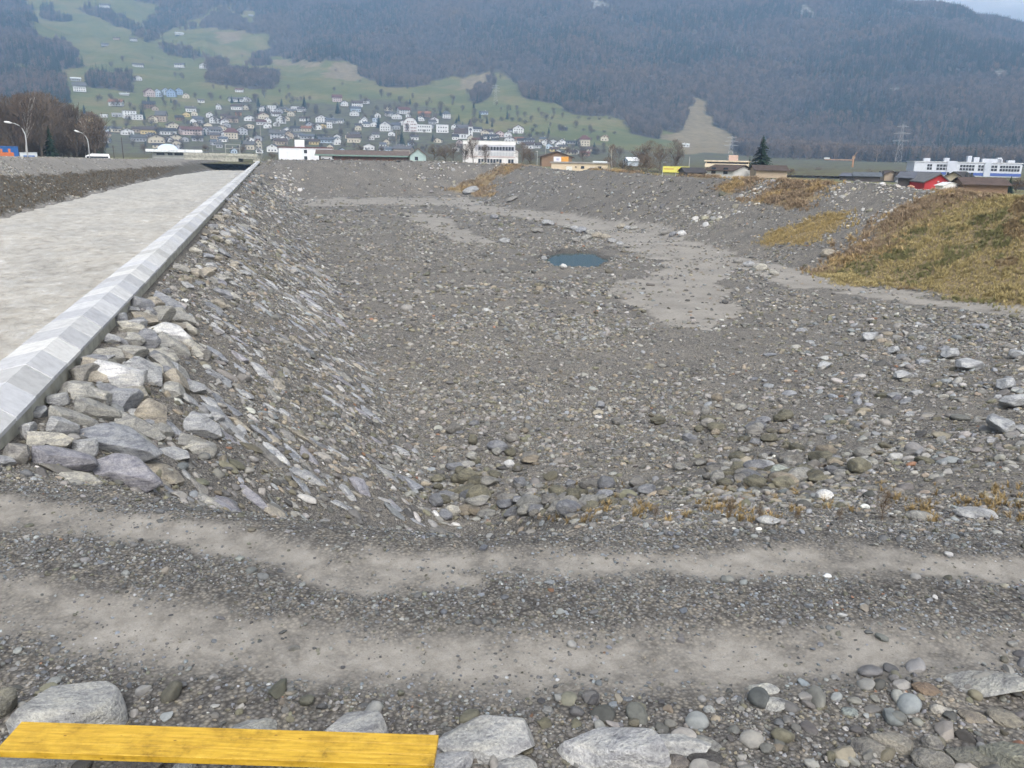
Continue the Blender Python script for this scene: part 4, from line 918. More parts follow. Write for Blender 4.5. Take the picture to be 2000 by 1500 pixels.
# ------------------------------------------------------------------ single trees
BARE = [grow(rn, 3, 0.5, 0.3, (11, 6, 4), 3, 0.56, 6, 0.018) for _ in range(5)]
BIRCH = [grow(rn, 3, 0.42, 0.22, (14, 6, 4), 3, 0.40, 6, 0.013) for _ in range(3)]
BUSH = [grow(rn, 3, 0.6, 0.2, (14, 6, 4), 2, 0.75, 4, 0.02) for _ in range(2)]
def twig_haze(m, n_, rad, z0, z1):
    for k in range(n_):
        z = rn.uniform(z0, z1); zc = (z0 + z1) / 2; rr = rad * math.sqrt(max(0.03, 1 - ((z - zc) / (z1 - z0) * 2) ** 2)) * math.sqrt(rn.random()); an = rn.uniform(0, 6.28); x_, y_ = rr * math.cos(an), rr * math.sin(an)
        w = rn.uniform(0.0016, 0.004); h_ = rn.uniform(0.03, 0.09); b_ = rn.uniform(0, 6.28); ox, oy = math.cos(b_) * w, math.sin(b_) * w
        m.add(([(x_ - ox, y_ - oy, z - h_), (x_ + ox, y_ + oy, z - h_), (x_ * 1.18 + rn.gauss(0, .012), y_ * 1.18 + rn.gauss(0, .012), z)], [(0, 1, 2)]))
for a_, c_ in BARE: twig_haze(c_, 1500, 0.30, 0.28, 1.0)
for a_, c_ in BIRCH: twig_haze(c_, 1300, 0.20, 0.30, 1.0)
for a_, c_ in BUSH: twig_haze(c_, 1500, 0.42, 0.05, 1.0)
CONI = [conifer(rn, 30, 14, 0.24) for _ in range(2)]
TM = {k: [(a_.mesh('trunk', M_BARK), c_.mesh('crown', M_LEAF if k == 'fir' else M_TWIG)) for a_, c_ in v] for k, v in (('bare', BARE), ('birch', BIRCH), ('bush', BUSH), ('fir', CONI))}
TCOL = {'bare': ((0.12, 0.10, 0.08), (0.16, 0.125, 0.098)), 'birch': ((0.42, 0.40, 0.36), (0.15, 0.11, 0.085)), 'bush': ((0.10, 0.075, 0.055), (0.14, 0.105, 0.075)), 'fir': ((0.07, 0.05, 0.04), (0.022, 0.04, 0.024))}
def tree(k, p, h, label, group=None, w=1.0, tint=1.0, name=None):
    a_, c_ = random.choice(TM[k]); e = empty(name or {'bare': 'bare_tree', 'birch': 'birch_tree', 'bush': 'bare_shrub', 'fir': 'fir_tree'}[k], tuple(p), random.uniform(0, 6.28))
    f = random.uniform(0.85, 1.15) * tint
    link('trunk', a_, e, None, None, (h * w, h * w, h), tuple(v * f for v in TCOL[k][0])); link('crown', c_, e, None, None, (h * w, h * w, h), tuple(v * f for v in TCOL[k][1]))
    return tag(e, label, 'shrub' if k == 'bush' else 'tree', group)
def tree_px(k, px, py0, py1, r, label, group=None, w=1.0, tint=1.0, ground=None):
    """a tree that stands r metres off with its top at row py1 and its foot at row py0"""
    top = atr(px, py1, r); z0 = atr(px, py0, r)[2] if ground is None else ground
    return tree(k, (top[0], top[1], z0), top[2] - z0, label, group, w, tint)

# ------------------------------------------------------------------ village houses
UW = {  # unit house bodies: x across, y deep (front at -y), z up to 1
 'g': make_mesh('house_wall', [(-.5, -.5, 0), (.5, -.5, 0), (.5, .5, 0), (-.5, .5, 0), (-.5, -.5, .62), (.5, -.5, .62), (.5, .5, .62), (-.5, .5, .62), (0, -.5, .96), (0, .5, .96)], [(0, 1, 5, 8, 4), (3, 7, 9, 6, 2), (1, 2, 6, 5), (0, 4, 7, 3), (5, 6, 9, 8), (4, 8, 9, 7)], M_PLASTER),
 's': make_mesh('house_wall', [(-.5, -.5, 0), (.5, -.5, 0), (.5, .5, 0), (-.5, .5, 0), (-.5, -.5, .62), (.5, -.5, .62), (.5, .5, .62), (-.5, .5, .62), (-.5, 0, .96), (.5, 0, .96)], [(0, 1, 5, 4), (2, 3, 7, 6), (1, 2, 6, 9, 5), (0, 4, 8, 7, 3), (4, 5, 9, 8), (6, 7, 8, 9)], M_PLASTER),
 'f': make_mesh('house_wall', *box(-.5, .5, -.5, .5, 0, .93), M_PLASTER)}
UW['h'] = make_mesh('house_wall', *box(-.5, .5, -.5, .5, 0, .64), M_PLASTER)
def slab_roof(gable):
    m = MB(); t_ = 0.05; ov = 0.58; oy = 0.57; ez = 0.62 - 0.34 * (ov - .5) / .5
    for s in (-1, 1):
        a = [(s * ov, -oy, ez), (s * ov, oy, ez), (0, oy, .965), (0, -oy, .965)]; v = [(x, y, z) for x, y, z in a] + [(x, y, z + t_) for x, y, z in a]
        if not gable: v = [(y, x, z) for x, y, z in v]
        m.add((v, [(0, 1, 2, 3), (7, 6, 5, 4), (0, 4, 5, 1), (1, 5, 6, 2), (2, 6, 7, 3), (3, 7, 4, 0)]))
    return m.mesh('house_roof', M_ROOF)
UR = {'g': slab_roof(True), 's': slab_roof(False), 'f': make_mesh('house_roof', *box(-.52, .52, -.52, .52, .932, 1.0), M_ROOF),
      'h': make_mesh('house_roof', [(-.57, -.57, .6), (.57, -.57, .6), (.57, .57, .6), (-.57, .57, .6), (-.57, -.57, .645), (.57, -.57, .645), (.57, .57, .645), (-.57, .57, .645), (-.2, 0, 1), (.2, 0, 1)], [(3, 2, 1, 0), (0, 1, 5, 4), (1, 2, 6, 5), (2, 3, 7, 6), (3, 0, 4, 7), (4, 5, 9, 8), (5, 6, 9), (6, 7, 8, 9), (7, 4, 8)], M_ROOF)}
U_WIN = make_mesh('window', *box(-.5, .5, -.06, .06, -.5, .5), M_WIN); U_CHIM = make_mesh('chimney', *box(-.5, .5, -.5, .5, 0, 1), M_PLASTER)
WC = {'white': (0.72, 0.71, 0.69), 'cream': (0.62, 0.55, 0.42), 'yellow': (0.62, 0.48, 0.22), 'grey': (0.42, 0.42, 0.43), 'pink': (0.62, 0.50, 0.46), 'blue': (0.34, 0.45, 0.62), 'pale blue': (0.52, 0.60, 0.68), 'brown': (0.24, 0.16, 0.11), 'tan': (0.45, 0.36, 0.27), 'orange': (0.62, 0.28, 0.1), 'dark': (0.10, 0.09, 0.09)}
RC = {'brown': (0.085, 0.06, 0.05), 'grey': (0.11, 0.105, 0.105), 'dark': (0.05, 0.046, 0.046), 'red': (0.14, 0.065, 0.055), 'orange': (0.26, 0.12, 0.07), 'white': (0.6, 0.6, 0.6), 'slate': (0.10, 0.11, 0.13)}
LABELQ = []
def house(px, py, w, h, wall_, roof_, ty='g', r=None, yaw=0.0, lab=None, where=None, win=True, depth=0.9, z0=None):
    p, rr_ = far_cast(px, py) if r is None else (atr(px, py, r), r)
    W = w * 0.95 * rr_ / 1680; H = h * 0.98 * rr_ / 1720; D = min(max(W * depth, 7), 16)
    if z0 is not None: p[2] = z0
    e = empty('house', (p[0], p[1], p[2] - 0.6), -math.atan2(p[0], p[1]) + yaw + random.uniform(-.3, .3) * (yaw == 0))
    f = random.uniform(0.85, 1.08)
    link('house_wall', UW[ty], e, None, None, (W, D, H + 0.6), tuple(v * f for v in WC[wall_]))
    rf = link('house_roof', UR[ty], e, None, None, (W, D, H + 0.6), tuple(v * random.uniform(0.97, 1.03) * f for v in RC[roof_]))
    if ty != 'f' and r is None and random.random() < 0.5:
        link('chimney', U_CHIM, rf, (random.choice((-.2, .22)), random.uniform(-.2, .2), 0.78), None, (0.7 / W, 0.7 / D, 2.0 / H), (0.45, 0.40, 0.36))
    if win:
        eav = (0.62 if ty in 'gs' else 0.64 if ty == 'h' else 0.93) * (H + 0.6); fl = max(1, int(eav / 2.7)); nc = max(2, int(W / 3.1)); nc = min(nc, 6)
        for q in range(fl):
            for k in range(nc):
                zc = 1.7 + q * 2.75
                if zc + 0.6 > eav: continue
                link('window', U_WIN, e, ((k + .5) / nc * W * 0.86 - W * 0.43, -D / 2, zc), None, (1.15, 1.0, 1.35))
        if ty == 'g' and H > 6: link('window', U_WIN, e, (0, -D / 2, eav + (H - eav) * 0.3), None, (1.2, 1.0, 1.2))
        for k in range(2):
            for s in (-1, 1): link('window', U_WIN, e, (s * W / 2, (k - .5) * D * 0.45, 1.7 if H < 6 else 3.4), (0, 0, math.pi / 2), (1.1, 1.0, 1.3))
    if lab: tag(e, lab, 'house', 'houses of the village')
    else: LABELQ.append((px, e, '%s house with %s roof' % (wall_, roof_), where or zone(px, py)))
    return e
def zone(px, py):
    if py < 190: return 'on the meadows above the village'
    if px < 300: return 'at the left end of the village' if py > 235 else 'on the meadow left of the blue houses'
    if px < 545: return 'in the upper left village' if py < 245 else 'above the river bridge'
    if px < 690: return 'high behind the white hall' if py < 240 else 'just behind the white hall'
    if px < 860: return 'around the gabled school' if py < 270 else 'behind the long dark shed'
    if px < 1030: return 'around the church tower'
    return 'right of the white factory'
HS = {  # crop origin and scale: x, base row, width, height, wall, roof, type
 (130, 160, 0.16): [(610, 292, 140, 70, 'white', 'orange', 's'), (1455, 197, 75, 55, 'cream', 'grey', 'g'), (1010, 320, 130, 80, 'brown', 'dark', 's'), (1080, 345, 70, 45, 'tan', 'brown', 'g'), (460, 432, 75, 36, 'white', 'grey', 'f'), (620, 425, 110, 40, 'grey', 'white', 'f'),
  (770, 442, 140, 85, 'white', 'grey', 'f'), (860, 462, 120, 60, 'white', 'grey', 'f'), (1055, 492, 95, 75, 'cream', 'red', 'g'), (1165, 485, 115, 120, 'tan', 'grey', 's'), (1520, 362, 120, 62, 'white', 'grey', 's'), (1460, 422, 80, 52, 'yellow', 'brown', 'g'), (1560, 412, 72, 50, 'cream', 'brown', 'g'),
  (1610, 500, 115, 66, 'grey', 'slate', 's'), (1815, 502, 110, 84, 'white', 'dark', 'g'), (1920, 522, 90, 70, 'white', 'red', 'g'), (1860, 332, 62, 62, 'white', 'grey', 'g'), (600, 607, 110, 62, 'cream', 'grey', 's'), (740, 642, 140, 70, 'white', 'brown', 'g'), (870, 612, 115, 62, 'tan', 'brown', 's'), (1000, 634, 175, 84, 'yellow', 'brown', 's'),
  (1230, 642, 185, 74, 'white', 'dark', 's'), (1290, 562, 125, 64, 'cream', 'brown', 'g'), (1510, 642, 225, 94, 'pink', 'red', 's'), (1590, 562, 125, 64, 'cream', 'brown', 'g'), (1730, 562, 95, 62, 'cream', 'brown', 'g'), (1890, 592, 110, 62, 'tan', 'brown', 'g'), (1035, 700, 150, 74, 'grey', 'grey', 'g'), (1095, 740, 180, 92, 'cream', 'brown', 'g'),
  (880, 722, 155, 72, 'grey', 'grey', 's'), (1330, 724, 145, 84, 'cream', 'dark', 'g'), (1980, 684, 80, 90, 'cream', 'red', 'g'), (480, 662, 100, 52, 'tan', 'brown', 's'), (470, 742, 115, 52, 'grey', 'slate', 's'), (460, 600, 95, 52, 'pale blue', 'slate', 's'), (1640, 250, 70, 40, 'white', 'grey', 's'), (1380, 470, 90, 60, 'brown', 'dark', 's'), (1700, 640, 100, 90, 'grey', 'brown', 'g'), (1820, 690, 110, 70, 'tan', 'grey', 's'), (1600, 720, 130, 60, 'grey', 'dark', 's')],
 (400, 160, 0.16): [(375, 242, 145, 52, 'white', 'grey', 's'), (510, 238, 115, 52, 'white', 'grey', 'g'), (400, 338, 125, 62, 'white', 'brown', 's'), (505, 337, 82, 52, 'cream', 'grey', 'g'), (410, 402, 70, 46, 'orange', 'brown', 's'), (125, 502, 110, 84, 'white', 'dark', 'g'), (235, 517, 100, 72, 'white', 'brown', 'g'), (330, 492, 125, 72, 'tan', 'brown', 's'), (540, 474, 120, 62, 'white', 'grey', 'g'),
  (705, 452, 130, 72, 'cream', 'red', 'g'), (690, 523, 115, 56, 'white', 'red', 's'), (715, 357, 125, 62, 'white', 'grey', 'g'), (825, 373, 95, 78, 'white', 'white', 'f'), (955, 362, 115, 52, 'cream', 'grey', 's'), (1060, 388, 105, 52, 'yellow', 'grey', 's'), (1100, 342, 95, 42, 'white', 'grey', 'f'), (1185, 362, 92, 52, 'white', 'grey', 's'), (870, 417, 105, 46, 'white', 'brown', 's'), (930, 503, 115, 92, 'white', 'grey', 'g'),
  (1000, 612, 95, 62, 'white', 'slate', 'g'), (1110, 602, 115, 62, 'grey', 'dark', 's'), (1240, 602, 125, 62, 'cream', 'orange', 's'), (1280, 552, 115, 62, 'pink', 'brown', 'g'), (1425, 492, 140, 86, 'white', 'brown', 'g'), (1540, 503, 125, 62, 'grey', 'slate', 's'), (1430, 563, 95, 52, 'yellow', 'brown', 'g'), (1525, 563, 66, 72, 'white', 'grey', 'f'), (1630, 502, 125, 56, 'white', 'grey', 's'), (1615, 243, 112, 84, 'pink', 'red', 's'), (1700, 293, 85, 62, 'white', 'dark', 'g'),
  (1860, 303, 135, 72, 'white', 'brown', 's'), (1840, 363, 125, 62, 'pale blue', 'slate', 's'), (1830, 412, 115, 62, 'white', 'grey', 'g'), (1945, 503, 72, 82, 'white', 'grey', 'g'), (1970, 263, 76, 52, 'white', 'grey', 's'), (330, 692, 155, 124, 'cream', 'red', 'h'), (210, 592, 125, 62, 'cream', 'brown', 'g'), (120, 642, 145, 92, 'grey', 'grey', 's'), (460, 642, 125, 92, 'grey', 'brown', 'g'), (540, 562, 115, 52, 'cream', 'brown', 'g'), (765, 562, 95, 62, 'white', 'red', 'g'),
  (890, 692, 175, 104, 'grey', 'grey', 's'), (1010, 692, 125, 92, 'tan', 'brown', 'g'), (920, 762, 155, 72, 'tan', 'brown', 's'), (1130, 672, 115, 52, 'white', 'grey', 's'), (1250, 692, 165, 56, 'grey', 'slate', 's'), (1480, 742, 185, 66, 'pale blue', 'slate', 's'), (1612, 765, 85, 94, 'white', 'slate', 'g'), (1840, 723, 135, 72, 'cream', 'brown', 's'), (1840, 663, 115, 52, 'tan', 'grey', 's'), (550, 822, 125, 94, 'cream', 'grey', 's'), (650, 813, 85, 114, 'cream', 'red', 'g'), (840, 853, 135, 94, 'white', 'grey', 'g'), (1340, 760, 120, 60, 'yellow', 'brown', 's'), (1420, 690, 90, 50, 'grey', 'dark', 's'), (60, 430, 80, 60, 'white', 'brown', 'g')],
 (680, 160, 0.18): [(435, 312, 85, 52, 'cream', 'brown', 'g'), (445, 373, 95, 52, 'white', 'grey', 's'), (530, 403, 115, 62, 'white', 'dark', 'g'), (600, 348, 125, 74, 'white', 'red', 's'), (655, 383, 62, 42, 'white', 'brown', 'g'), (320, 383, 65, 46, 'white', 'brown', 'g'), (175, 463, 72, 78, 'white', 'grey', 'g'), (300, 473, 66, 82, 'pale blue', 'grey', 'f'), (415, 533, 125, 104, 'white', 'grey', 'g'), (520, 513, 95, 72, 'grey', 'slate', 's'),
  (790, 423, 85, 52, 'white', 'dark', 'g'), (830, 383, 130, 62, 'brown', 'orange', 's'), (930, 443, 95, 62, 'white', 'red', 'g'), (1065, 393, 85, 74, 'white', 'slate', 'h'), (1150, 513, 66, 56, 'white', 'grey', 'g'), (1190, 593, 115, 62, 'white', 'brown', 'g'), (1250, 533, 145, 66, 'grey', 'grey', 's'), (1395, 543, 105, 56, 'white', 'dark', 's'), (1470, 353, 95, 36, 'pale blue', 'slate', 's'), (1515, 573, 115, 60, 'white', 'brown', 's'), (1640, 593, 95, 62, 'pink', 'red', 'g'),
  (1550, 615, 155, 46, 'white', 'dark', 's'), (1770, 543, 76, 36, 'white', 'brown', 's'), (1750, 653, 115, 62, 'white', 'red', 'g'), (1850, 655, 105, 56, 'cream', 'orange', 's'), (1960, 723, 125, 72, 'white', 'brown', 's'), (225, 733, 125, 66, 'white', 'brown', 'g'), (60, 653, 145, 84, 'cream', 'brown', 's'), (410, 765, 135, 66, 'pale blue', 'slate', 's'), (600, 773, 195, 84, 'tan', 'grey', 's'), (1205, 693, 72, 72, 'pink', 'brown', 'g'), (1400, 655, 110, 50, 'white', 'red', 's'), (110, 500, 70, 50, 'grey', 'dark', 's')],
 (1000, 180, 0.18): [(225, 603, 185, 56, 'white', 'brown', 's'), (60, 543, 105, 56, 'tan', 'brown', 's'), (190, 543, 95, 46, 'grey', 'dark', 's'), (370, 573, 95, 66, 'white', 'red', 'g'), (545, 573, 85, 66, 'white', 'dark', 'g'), (550, 613, 95, 46, 'cream', 'grey', 's'), (640, 673, 125, 46, 'cream', 'brown', 's'), (460, 643, 95, 46, 'yellow', 'brown', 's'), (700, 663, 55, 46, 'white', 'grey', 'g'), (655, 560, 120, 36, 'grey', 'dark', 's'),
  (555, 413, 95, 36, 'dark', 'dark', 's'), (1885, 593, 72, 36, 'white', 'white', 's'), (790, 690, 110, 50, 'brown', 'red', 's'), (860, 640, 80, 46, 'tan', 'brown', 's')]}
for (ox, oy, s_), hs in HS.items():
    for x, y, w, h, wc, rc, ty in hs: house(ox + x * s_, oy + y * s_, w * s_, h * s_, wc, rc, ty)
for a in ((156, 179, 21, 16, 'white', 'grey', 's', 'big white three-storey chalet alone on the left meadow'), (292, 189, 17, 15, 'pink', 'red', 'g', 'pinkish gabled house at the left of the blue row'), (309, 189, 14, 14, 'pale blue', 'slate', 'g', 'palest of the blue gabled row houses on the meadow'),
          (323, 186, 14, 13, 'pale blue', 'slate', 'g', 'second pale blue gabled house of the row on the meadow'), (336, 189, 16, 15, 'blue', 'slate', 'g', 'strongest blue gabled house of the row on the meadow'), (349, 185, 14, 12, 'blue', 'slate', 'g', 'blue gabled house at the right end of the row'),
          (176, 237, 24, 15, 'yellow', 'brown', 'h', 'yellow house with hipped brown roof at the left end of the village'), (261, 81, 12, 6, 'white', 'grey', 's', 'tiny white farmhouse on the upper left meadow'), (350, 69, 14, 5, 'white', 'white', 's', 'white farm shed below the wood in the side valley'), (398, 134, 14, 10, 'white', 'red', 'g', 'white house with reddish roof in mid meadow'),
          (351, 132, 16, 8, 'white', 'grey', 's', 'whitish farmhouse left of the mid meadow house'), (270, 131, 18, 7, 'white', 'grey', 's', 'long low white farmhouse on the left meadow'), (269, 157, 14, 8, 'white', 'red', 'g', 'small pink-roofed house above the blue row'), (205, 90, 12, 5, 'grey', 'slate', 's', 'grey barn high on the left meadow'), (228, 78, 10, 5, 'tan', 'brown', 's', 'brownish barn beside the tiny white farmhouse'),
          (243, 186, 16, 4, 'white', 'white', 's', 'long white shed roof on the left meadow'), (468, 180, 14, 7, 'white', 'red', 's', 'small red-roofed house by the copse'), (490, 32, 8, 3, 'white', 'white', 's', 'tiny white hut in the high clearing'), (205, 16, 16, 8, 'white', 'grey', 's', 'white house highest on the left meadow'), (148, 158, 16, 6, 'grey', 'white', 's', 'grey farm building above the big white chalet'),
          (1012, 260, 22, 16, 'white', 'red', 'g', 'white gabled house with red roof alone above the factory'), (1141, 285, 20, 21, 'cream', 'red', 'h', 'tall cream house with dark red roof right of the village'), (1181, 275, 15, 11, 'cream', 'orange', 'g', 'small cream barn with rounded dark gate on the right meadow')):
    house(*a[:7], lab=a[7])
rh = random.Random(21)
for k in range(70):
    px = rh.uniform(300, 1130); lo = np.interp(px, (300, 480, 700, 900, 1130), (258, 205, 205, 245, 285)); py = rh.uniform(lo, 303)
    house(px, py, rh.uniform(11, 17), rh.uniform(8, 11), rh.choice(('white', 'white', 'white', 'grey', 'cream', 'pale blue')), rh.choice(('brown', 'grey', 'dark', 'slate')), rh.choice('ggs'))
# the villagers' labels: told apart by look, then by where they stand, then by their order from the left
ORD = ['first', 'second', 'third', 'fourth', 'fifth', 'sixth', 'seventh', 'eighth', 'ninth', 'tenth', 'eleventh', 'twelfth', 'thirteenth', 'fourteenth', 'fifteenth', 'sixteenth']
byl = {}
for px, e, look, wh in LABELQ: byl.setdefault((look, wh), []).append((px, e))
for (look, wh), ls in byl.items():
    ls.sort(key=lambda q: q[0])
    for k, (px, e) in enumerate(ls): tag(e, (look + ' ' + wh) if len(ls) == 1 else '%s %s, %s from left' % (look, wh, ORD[min(k, 15)]), 'house', 'houses of the village')

# village and hillside trees
def vtree(k, px, py, hpx, label, group, w=1.0, tint=1.0):
    p, r_ = far_cast(px, py); tree(k, (p[0], p[1], p[2] - 0.4), hpx * r_ / 1700, label, group, w, tint)
rv = random.Random(5)
for i in range(240):
    px = rv.uniform(190, 1180); py = 190 + rv.random() * 112 + (px > 900) * 25
    if py > 303: py = 303
    vtree('bare' if rv.random() < 0.75 else 'bush', px, py, rv.uniform(9, 19), 'bare brown tree ' + zone(px, py), 'bare trees among the village houses', rv.uniform(0.9, 1.4), 0.9)
for i in range(45):
    px = rv.uniform(190, 1150); py = 200 + rv.random() * 100
    vtree('fir', px, py, rv.uniform(9, 18), 'dark fir ' + zone(px, py), 'firs among the village houses', rv.uniform(0.9, 1.3))
for i in range(60):
    px = rv.uniform(170, 1240); py = rv.uniform(110, 215) + (px > 700) * 20
    vtree('bare', px, py, rv.uniform(6, 12), 'small bare tree ' + ('on the left hillside meadow' if px < 500 else 'on the meadow above the church' if px < 900 else 'on the right hillside meadow'), 'bare trees dotted over the meadows', rv.uniform(1.0, 1.5))
for px, py, h, lb in ((660, 222, 24, 'tall dark fir in the upper village beside the bare copse'), (505, 208, 18, 'dark fir left of the two in the upper village'), (550, 208, 16, 'single pointed fir on the green above the village'), (595, 213, 26, 'broad dark fir above the white houses'), (165, 222, 16, 'dark fir behind the yellow hipped house'), (498, 268, 20, 'dark pointed fir in the middle of the village'), (135, 200, 22, 'dark fir below the big white chalet'), (740, 250, 26, 'dark fir left of the gabled school'), (860, 226, 14, 'fir beside the slate-roofed house'), (785, 285, 30, 'bluish tall fir beside the two pale poplars'), (1160, 300, 24, 'bluish fir row tree right of the tall cream house')):
    vtree('fir', px, py, h, lb, 'single firs of the village', 1.2)
for px, py in ((940, 240), (960, 238), (980, 237), (1000, 237), (1015, 238), (1025, 242), (1040, 258), (1050, 265), (1060, 265), (1045, 250)):
    vtree('bush', px, py, 9, 'dark hedge shrub on the green slope above the church', 'hedge above the church', 1.8, 0.7)
for px, py in ((1130, 232), (1150, 234), (1170, 234), (1190, 233), (1205, 231), (1140, 256), (1160, 258), (1180, 260), (1200, 262)):
    vtree('bush', px, py, 6, 'brown hedge shrub on the right meadow', 'hedges on the right meadow', 2.0, 0.9)

# ------------------------------------------------------------------ school, church
def facade(px0, px1, pyt, pyb, r, yaw=0.0):
    """origin, yaw and size of an upright front that fills the given photograph rectangle at r metres"""
    pm = (px0 + px1) / 2; b_ = atr(pm, pyb, r); t_ = atr(pm, pyt, r); l_ = atr(px0, pyb, r); r_ = atr(px1, pyb, r)
    return b_, -math.atan2(b_[0], b_[1]) + yaw, float(math.dist(l_[:2], r_[:2])) / max(math.cos(yaw), .5), float(t_[2] - b_[2])
def win_grid(e, W, H, xs, zs, w, h, y=-0.0, mat_mesh=None, name='window', sill=None):
    for z in zs:
        for x in xs:
            o = link(name, mat_mesh or U_WIN, e, (x * W - W / 2, y, z * H), None, (w, 1.2, h))
def plain_house(name, label, cat, px0, px1, pyt, pyb, r, depth, wc, rc, roofh=0.0, yaw=0.0, group=None, below=3.0, flat=0.3, over=0.3):
    p, yw, W, H = facade(px0, px1, pyt, pyb, r, yaw); e = empty(name, tuple(p), yw); e['W'] = W; e['H'] = H
    wl = MB().box(-W / 2, W / 2, 0, depth, -below, H).build('wall', M_PLASTER, e, color=wc)
    if roofh == 0: MB().box(-W / 2 - over, W / 2 + over, -over, depth + over, H + .003, H + flat).build('roof', M_ROOF, e, color=rc)
    tag(e, label, cat, group); return e, W, H
p_, r_s = far_cast(801, 258)
e, W, H = plain_house('school', 'white school with gambrel gable and red window rows', 'school', 788, 815, 240, 259, r_s, 14, WC['white'], RC['red'], roofh=1)
for n_ in [c for c in e.children]: n_.location.z = 0
gv = [(-W / 2, H), (W / 2, H), (W * .36, H + H * .32), (W * .2, H + H * .5), (-W * .2, H + H * .5), (-W * .36, H + H * .32)]
make = make_mesh('gable', [(x, 0, z) for x, z in gv] + [(x, 14, z) for x, z in gv], [tuple(range(6)), tuple(range(11, 5, -1))] + [(i, 6 + i, 6 + (i + 1) % 6, (i + 1) % 6) for i in range(6)], M_PLASTER); link('gable', make, e, color=WC['white'])
gv2 = [(-W * .54, H * .97), (-W * .38, H * 1.33), (-W * .2, H * 1.53), (W * .2, H * 1.53), (W * .38, H * 1.33), (W * .54, H * .97)]
rm = MB()
for (xa, za), (xb, zb) in zip(gv2[:-1], gv2[1:]): rm.add(([(xa, -.6, za), (xb, -.6, zb), (xb, 14.6, zb), (xa, 14.6, za), (xa, -.6, za + .4), (xb, -.6, zb + .4), (xb, 14.6, zb + .4), (xa, 14.6, za + .4)], [(0, 1, 2, 3), (7, 6, 5, 4), (0, 4, 5, 1), (1, 5, 6, 2), (2, 6, 7, 3), (3, 7, 4, 0)]))
rm.build('roof', M_ROOF, e, color=RC['red'])
U_REDWIN = make_mesh('window', *box(-.5, .5, -.06, .06, -.5, .5), simple('red_shutters', (0.25, 0.10, 0.09), 0.1, 2.0))
win_grid(e, W, H, (.12, .24, .36, .56, .68, .8, .9), (.2, .5, .85), 1.1, 1.6, -.03, U_REDWIN); win_grid(e, W, H, (.3, .42, .58, .7), (1.12,), 1.1, 1.4, -.03, U_REDWIN)
e, W, H = plain_house('school_wing', 'long whitish school wing with dark roof beside the gambrel school', 'school', 815, 843, 243, 259, r_s, 12, WC['white'], RC['dark']); win_grid(e, W, H, (.1, .25, .4, .55, .7, .85), (.3, .72), 1.4, 1.6)
e, W, H = plain_house('village_block', 'white two-storey block right of the school wing', 'building', 852, 876, 243, 262, r_s, 12, WC['white'], RC['grey']); win_grid(e, W, H, (.2, .4, .6, .8), (.3, .7), 1.3, 1.5)
p_, r_c = far_cast(919, 272)
e = empty('church', tuple(atr(919, 272, r_c)), -math.atan2(*atr(919, 272, r_c)[:2])); k = r_c / 1700; tag(e, 'white church with a tall clock tower and small belfry roof', 'church')
tw = 9 * k; th = 24 * k
MB().box(-tw / 2, tw / 2, 0, tw, -3, th).build('tower', M_PLASTER, e, color=WC['white'])
link('spire', make_mesh('spire', [(-tw * .6, -tw * .1, th), (tw * .6, -tw * .1, th), (tw * .6, tw * 1.1, th), (-tw * .6, tw * 1.1, th), (-tw * .35, tw * .15, th + 2.5), (tw * .35, tw * .15, th + 2.5), (tw * .35, tw * .85, th + 2.5), (-tw * .35, tw * .85, th + 2.5), (0, tw / 2, th + 9)], [(3, 2, 1, 0), (0, 1, 5, 4), (1, 2, 6, 5), (2, 3, 7, 6), (3, 0, 4, 7), (4, 5, 8), (5, 6, 8), (6, 7, 8), (7, 4, 8)], M_ROOF), e, color=RC['brown'])
V, Fc = tube([(0, -.12, th * .78), (0, .05, th * .78)], tw * .3, 16); link('clock_face', make_mesh('clock_face', V, Fc, M_PAINT), e, color=(0.06, 0.06, 0.07))
win_grid(e, tw, th, (.5,), (.35, .56), 1.0, 2.2, -.02)
MB().box(-tw / 2 - 16, -tw / 2 - .05, 2, 13, -3, 6).build('nave', M_PLASTER, e, color=WC['white'])
link('nave_roof', make_mesh('nave_roof', [(-tw / 2 - 16.5, 1.4, 5.8), (-tw / 2 - .06, 1.4, 5.8), (-tw / 2 - .06, 13.6, 5.8), (-tw / 2 - 16.5, 13.6, 5.8), (-tw / 2 - 16.5, 7.5, 12), (-tw / 2 - .06, 7.5, 12)], [(0, 1, 5, 4), (2, 3, 4, 5), (3, 0, 4), (1, 2, 5), (3, 2, 1, 0)], M_ROOF), e, color=RC['brown'])
win_grid(e, 16, 6, (-.6, -.35, -.1, .1), (.55,), 1.2, 3, 1.97)

# ------------------------------------------------------------------ buildings behind the banks
def small_box(name, e, x0, x1, y0, y1, z0, z1, mat, col): return MB().box(x0, x1, y0, y1, z0, z1).build(name, mat, e, color=col)
# white hall
e, W, H = plain_house('white_hall', 'plain white metal-clad hall with two small dark windows behind the far bank', 'hall', 546, 650, 289, 314, 290, 22, (0.74, 0.75, 0.77), (0.16, 0.07, 0.07), yaw=0.04)
for k in range(14):
    a_ = -W / 2 + W * k / 14
    small_box('cladding_panel', e, a_ + .03, a_ + W / 14 - .03, -.06, -.003, -1, H - .08, M_PAINT, (0.74 + .03 * (k % 2), 0.76, 0.79))
for z in (.22, .72): link('window', U_WIN, e, (W * -.005, -.08, z * H), None, (1.0, 1.0, 1.1))
small_box('roof_box', e, W * -.19, W * -.01, 4, 8, H + .31, H + 2.6, M_PLASTER, (0.76, 0.77, 0.79))
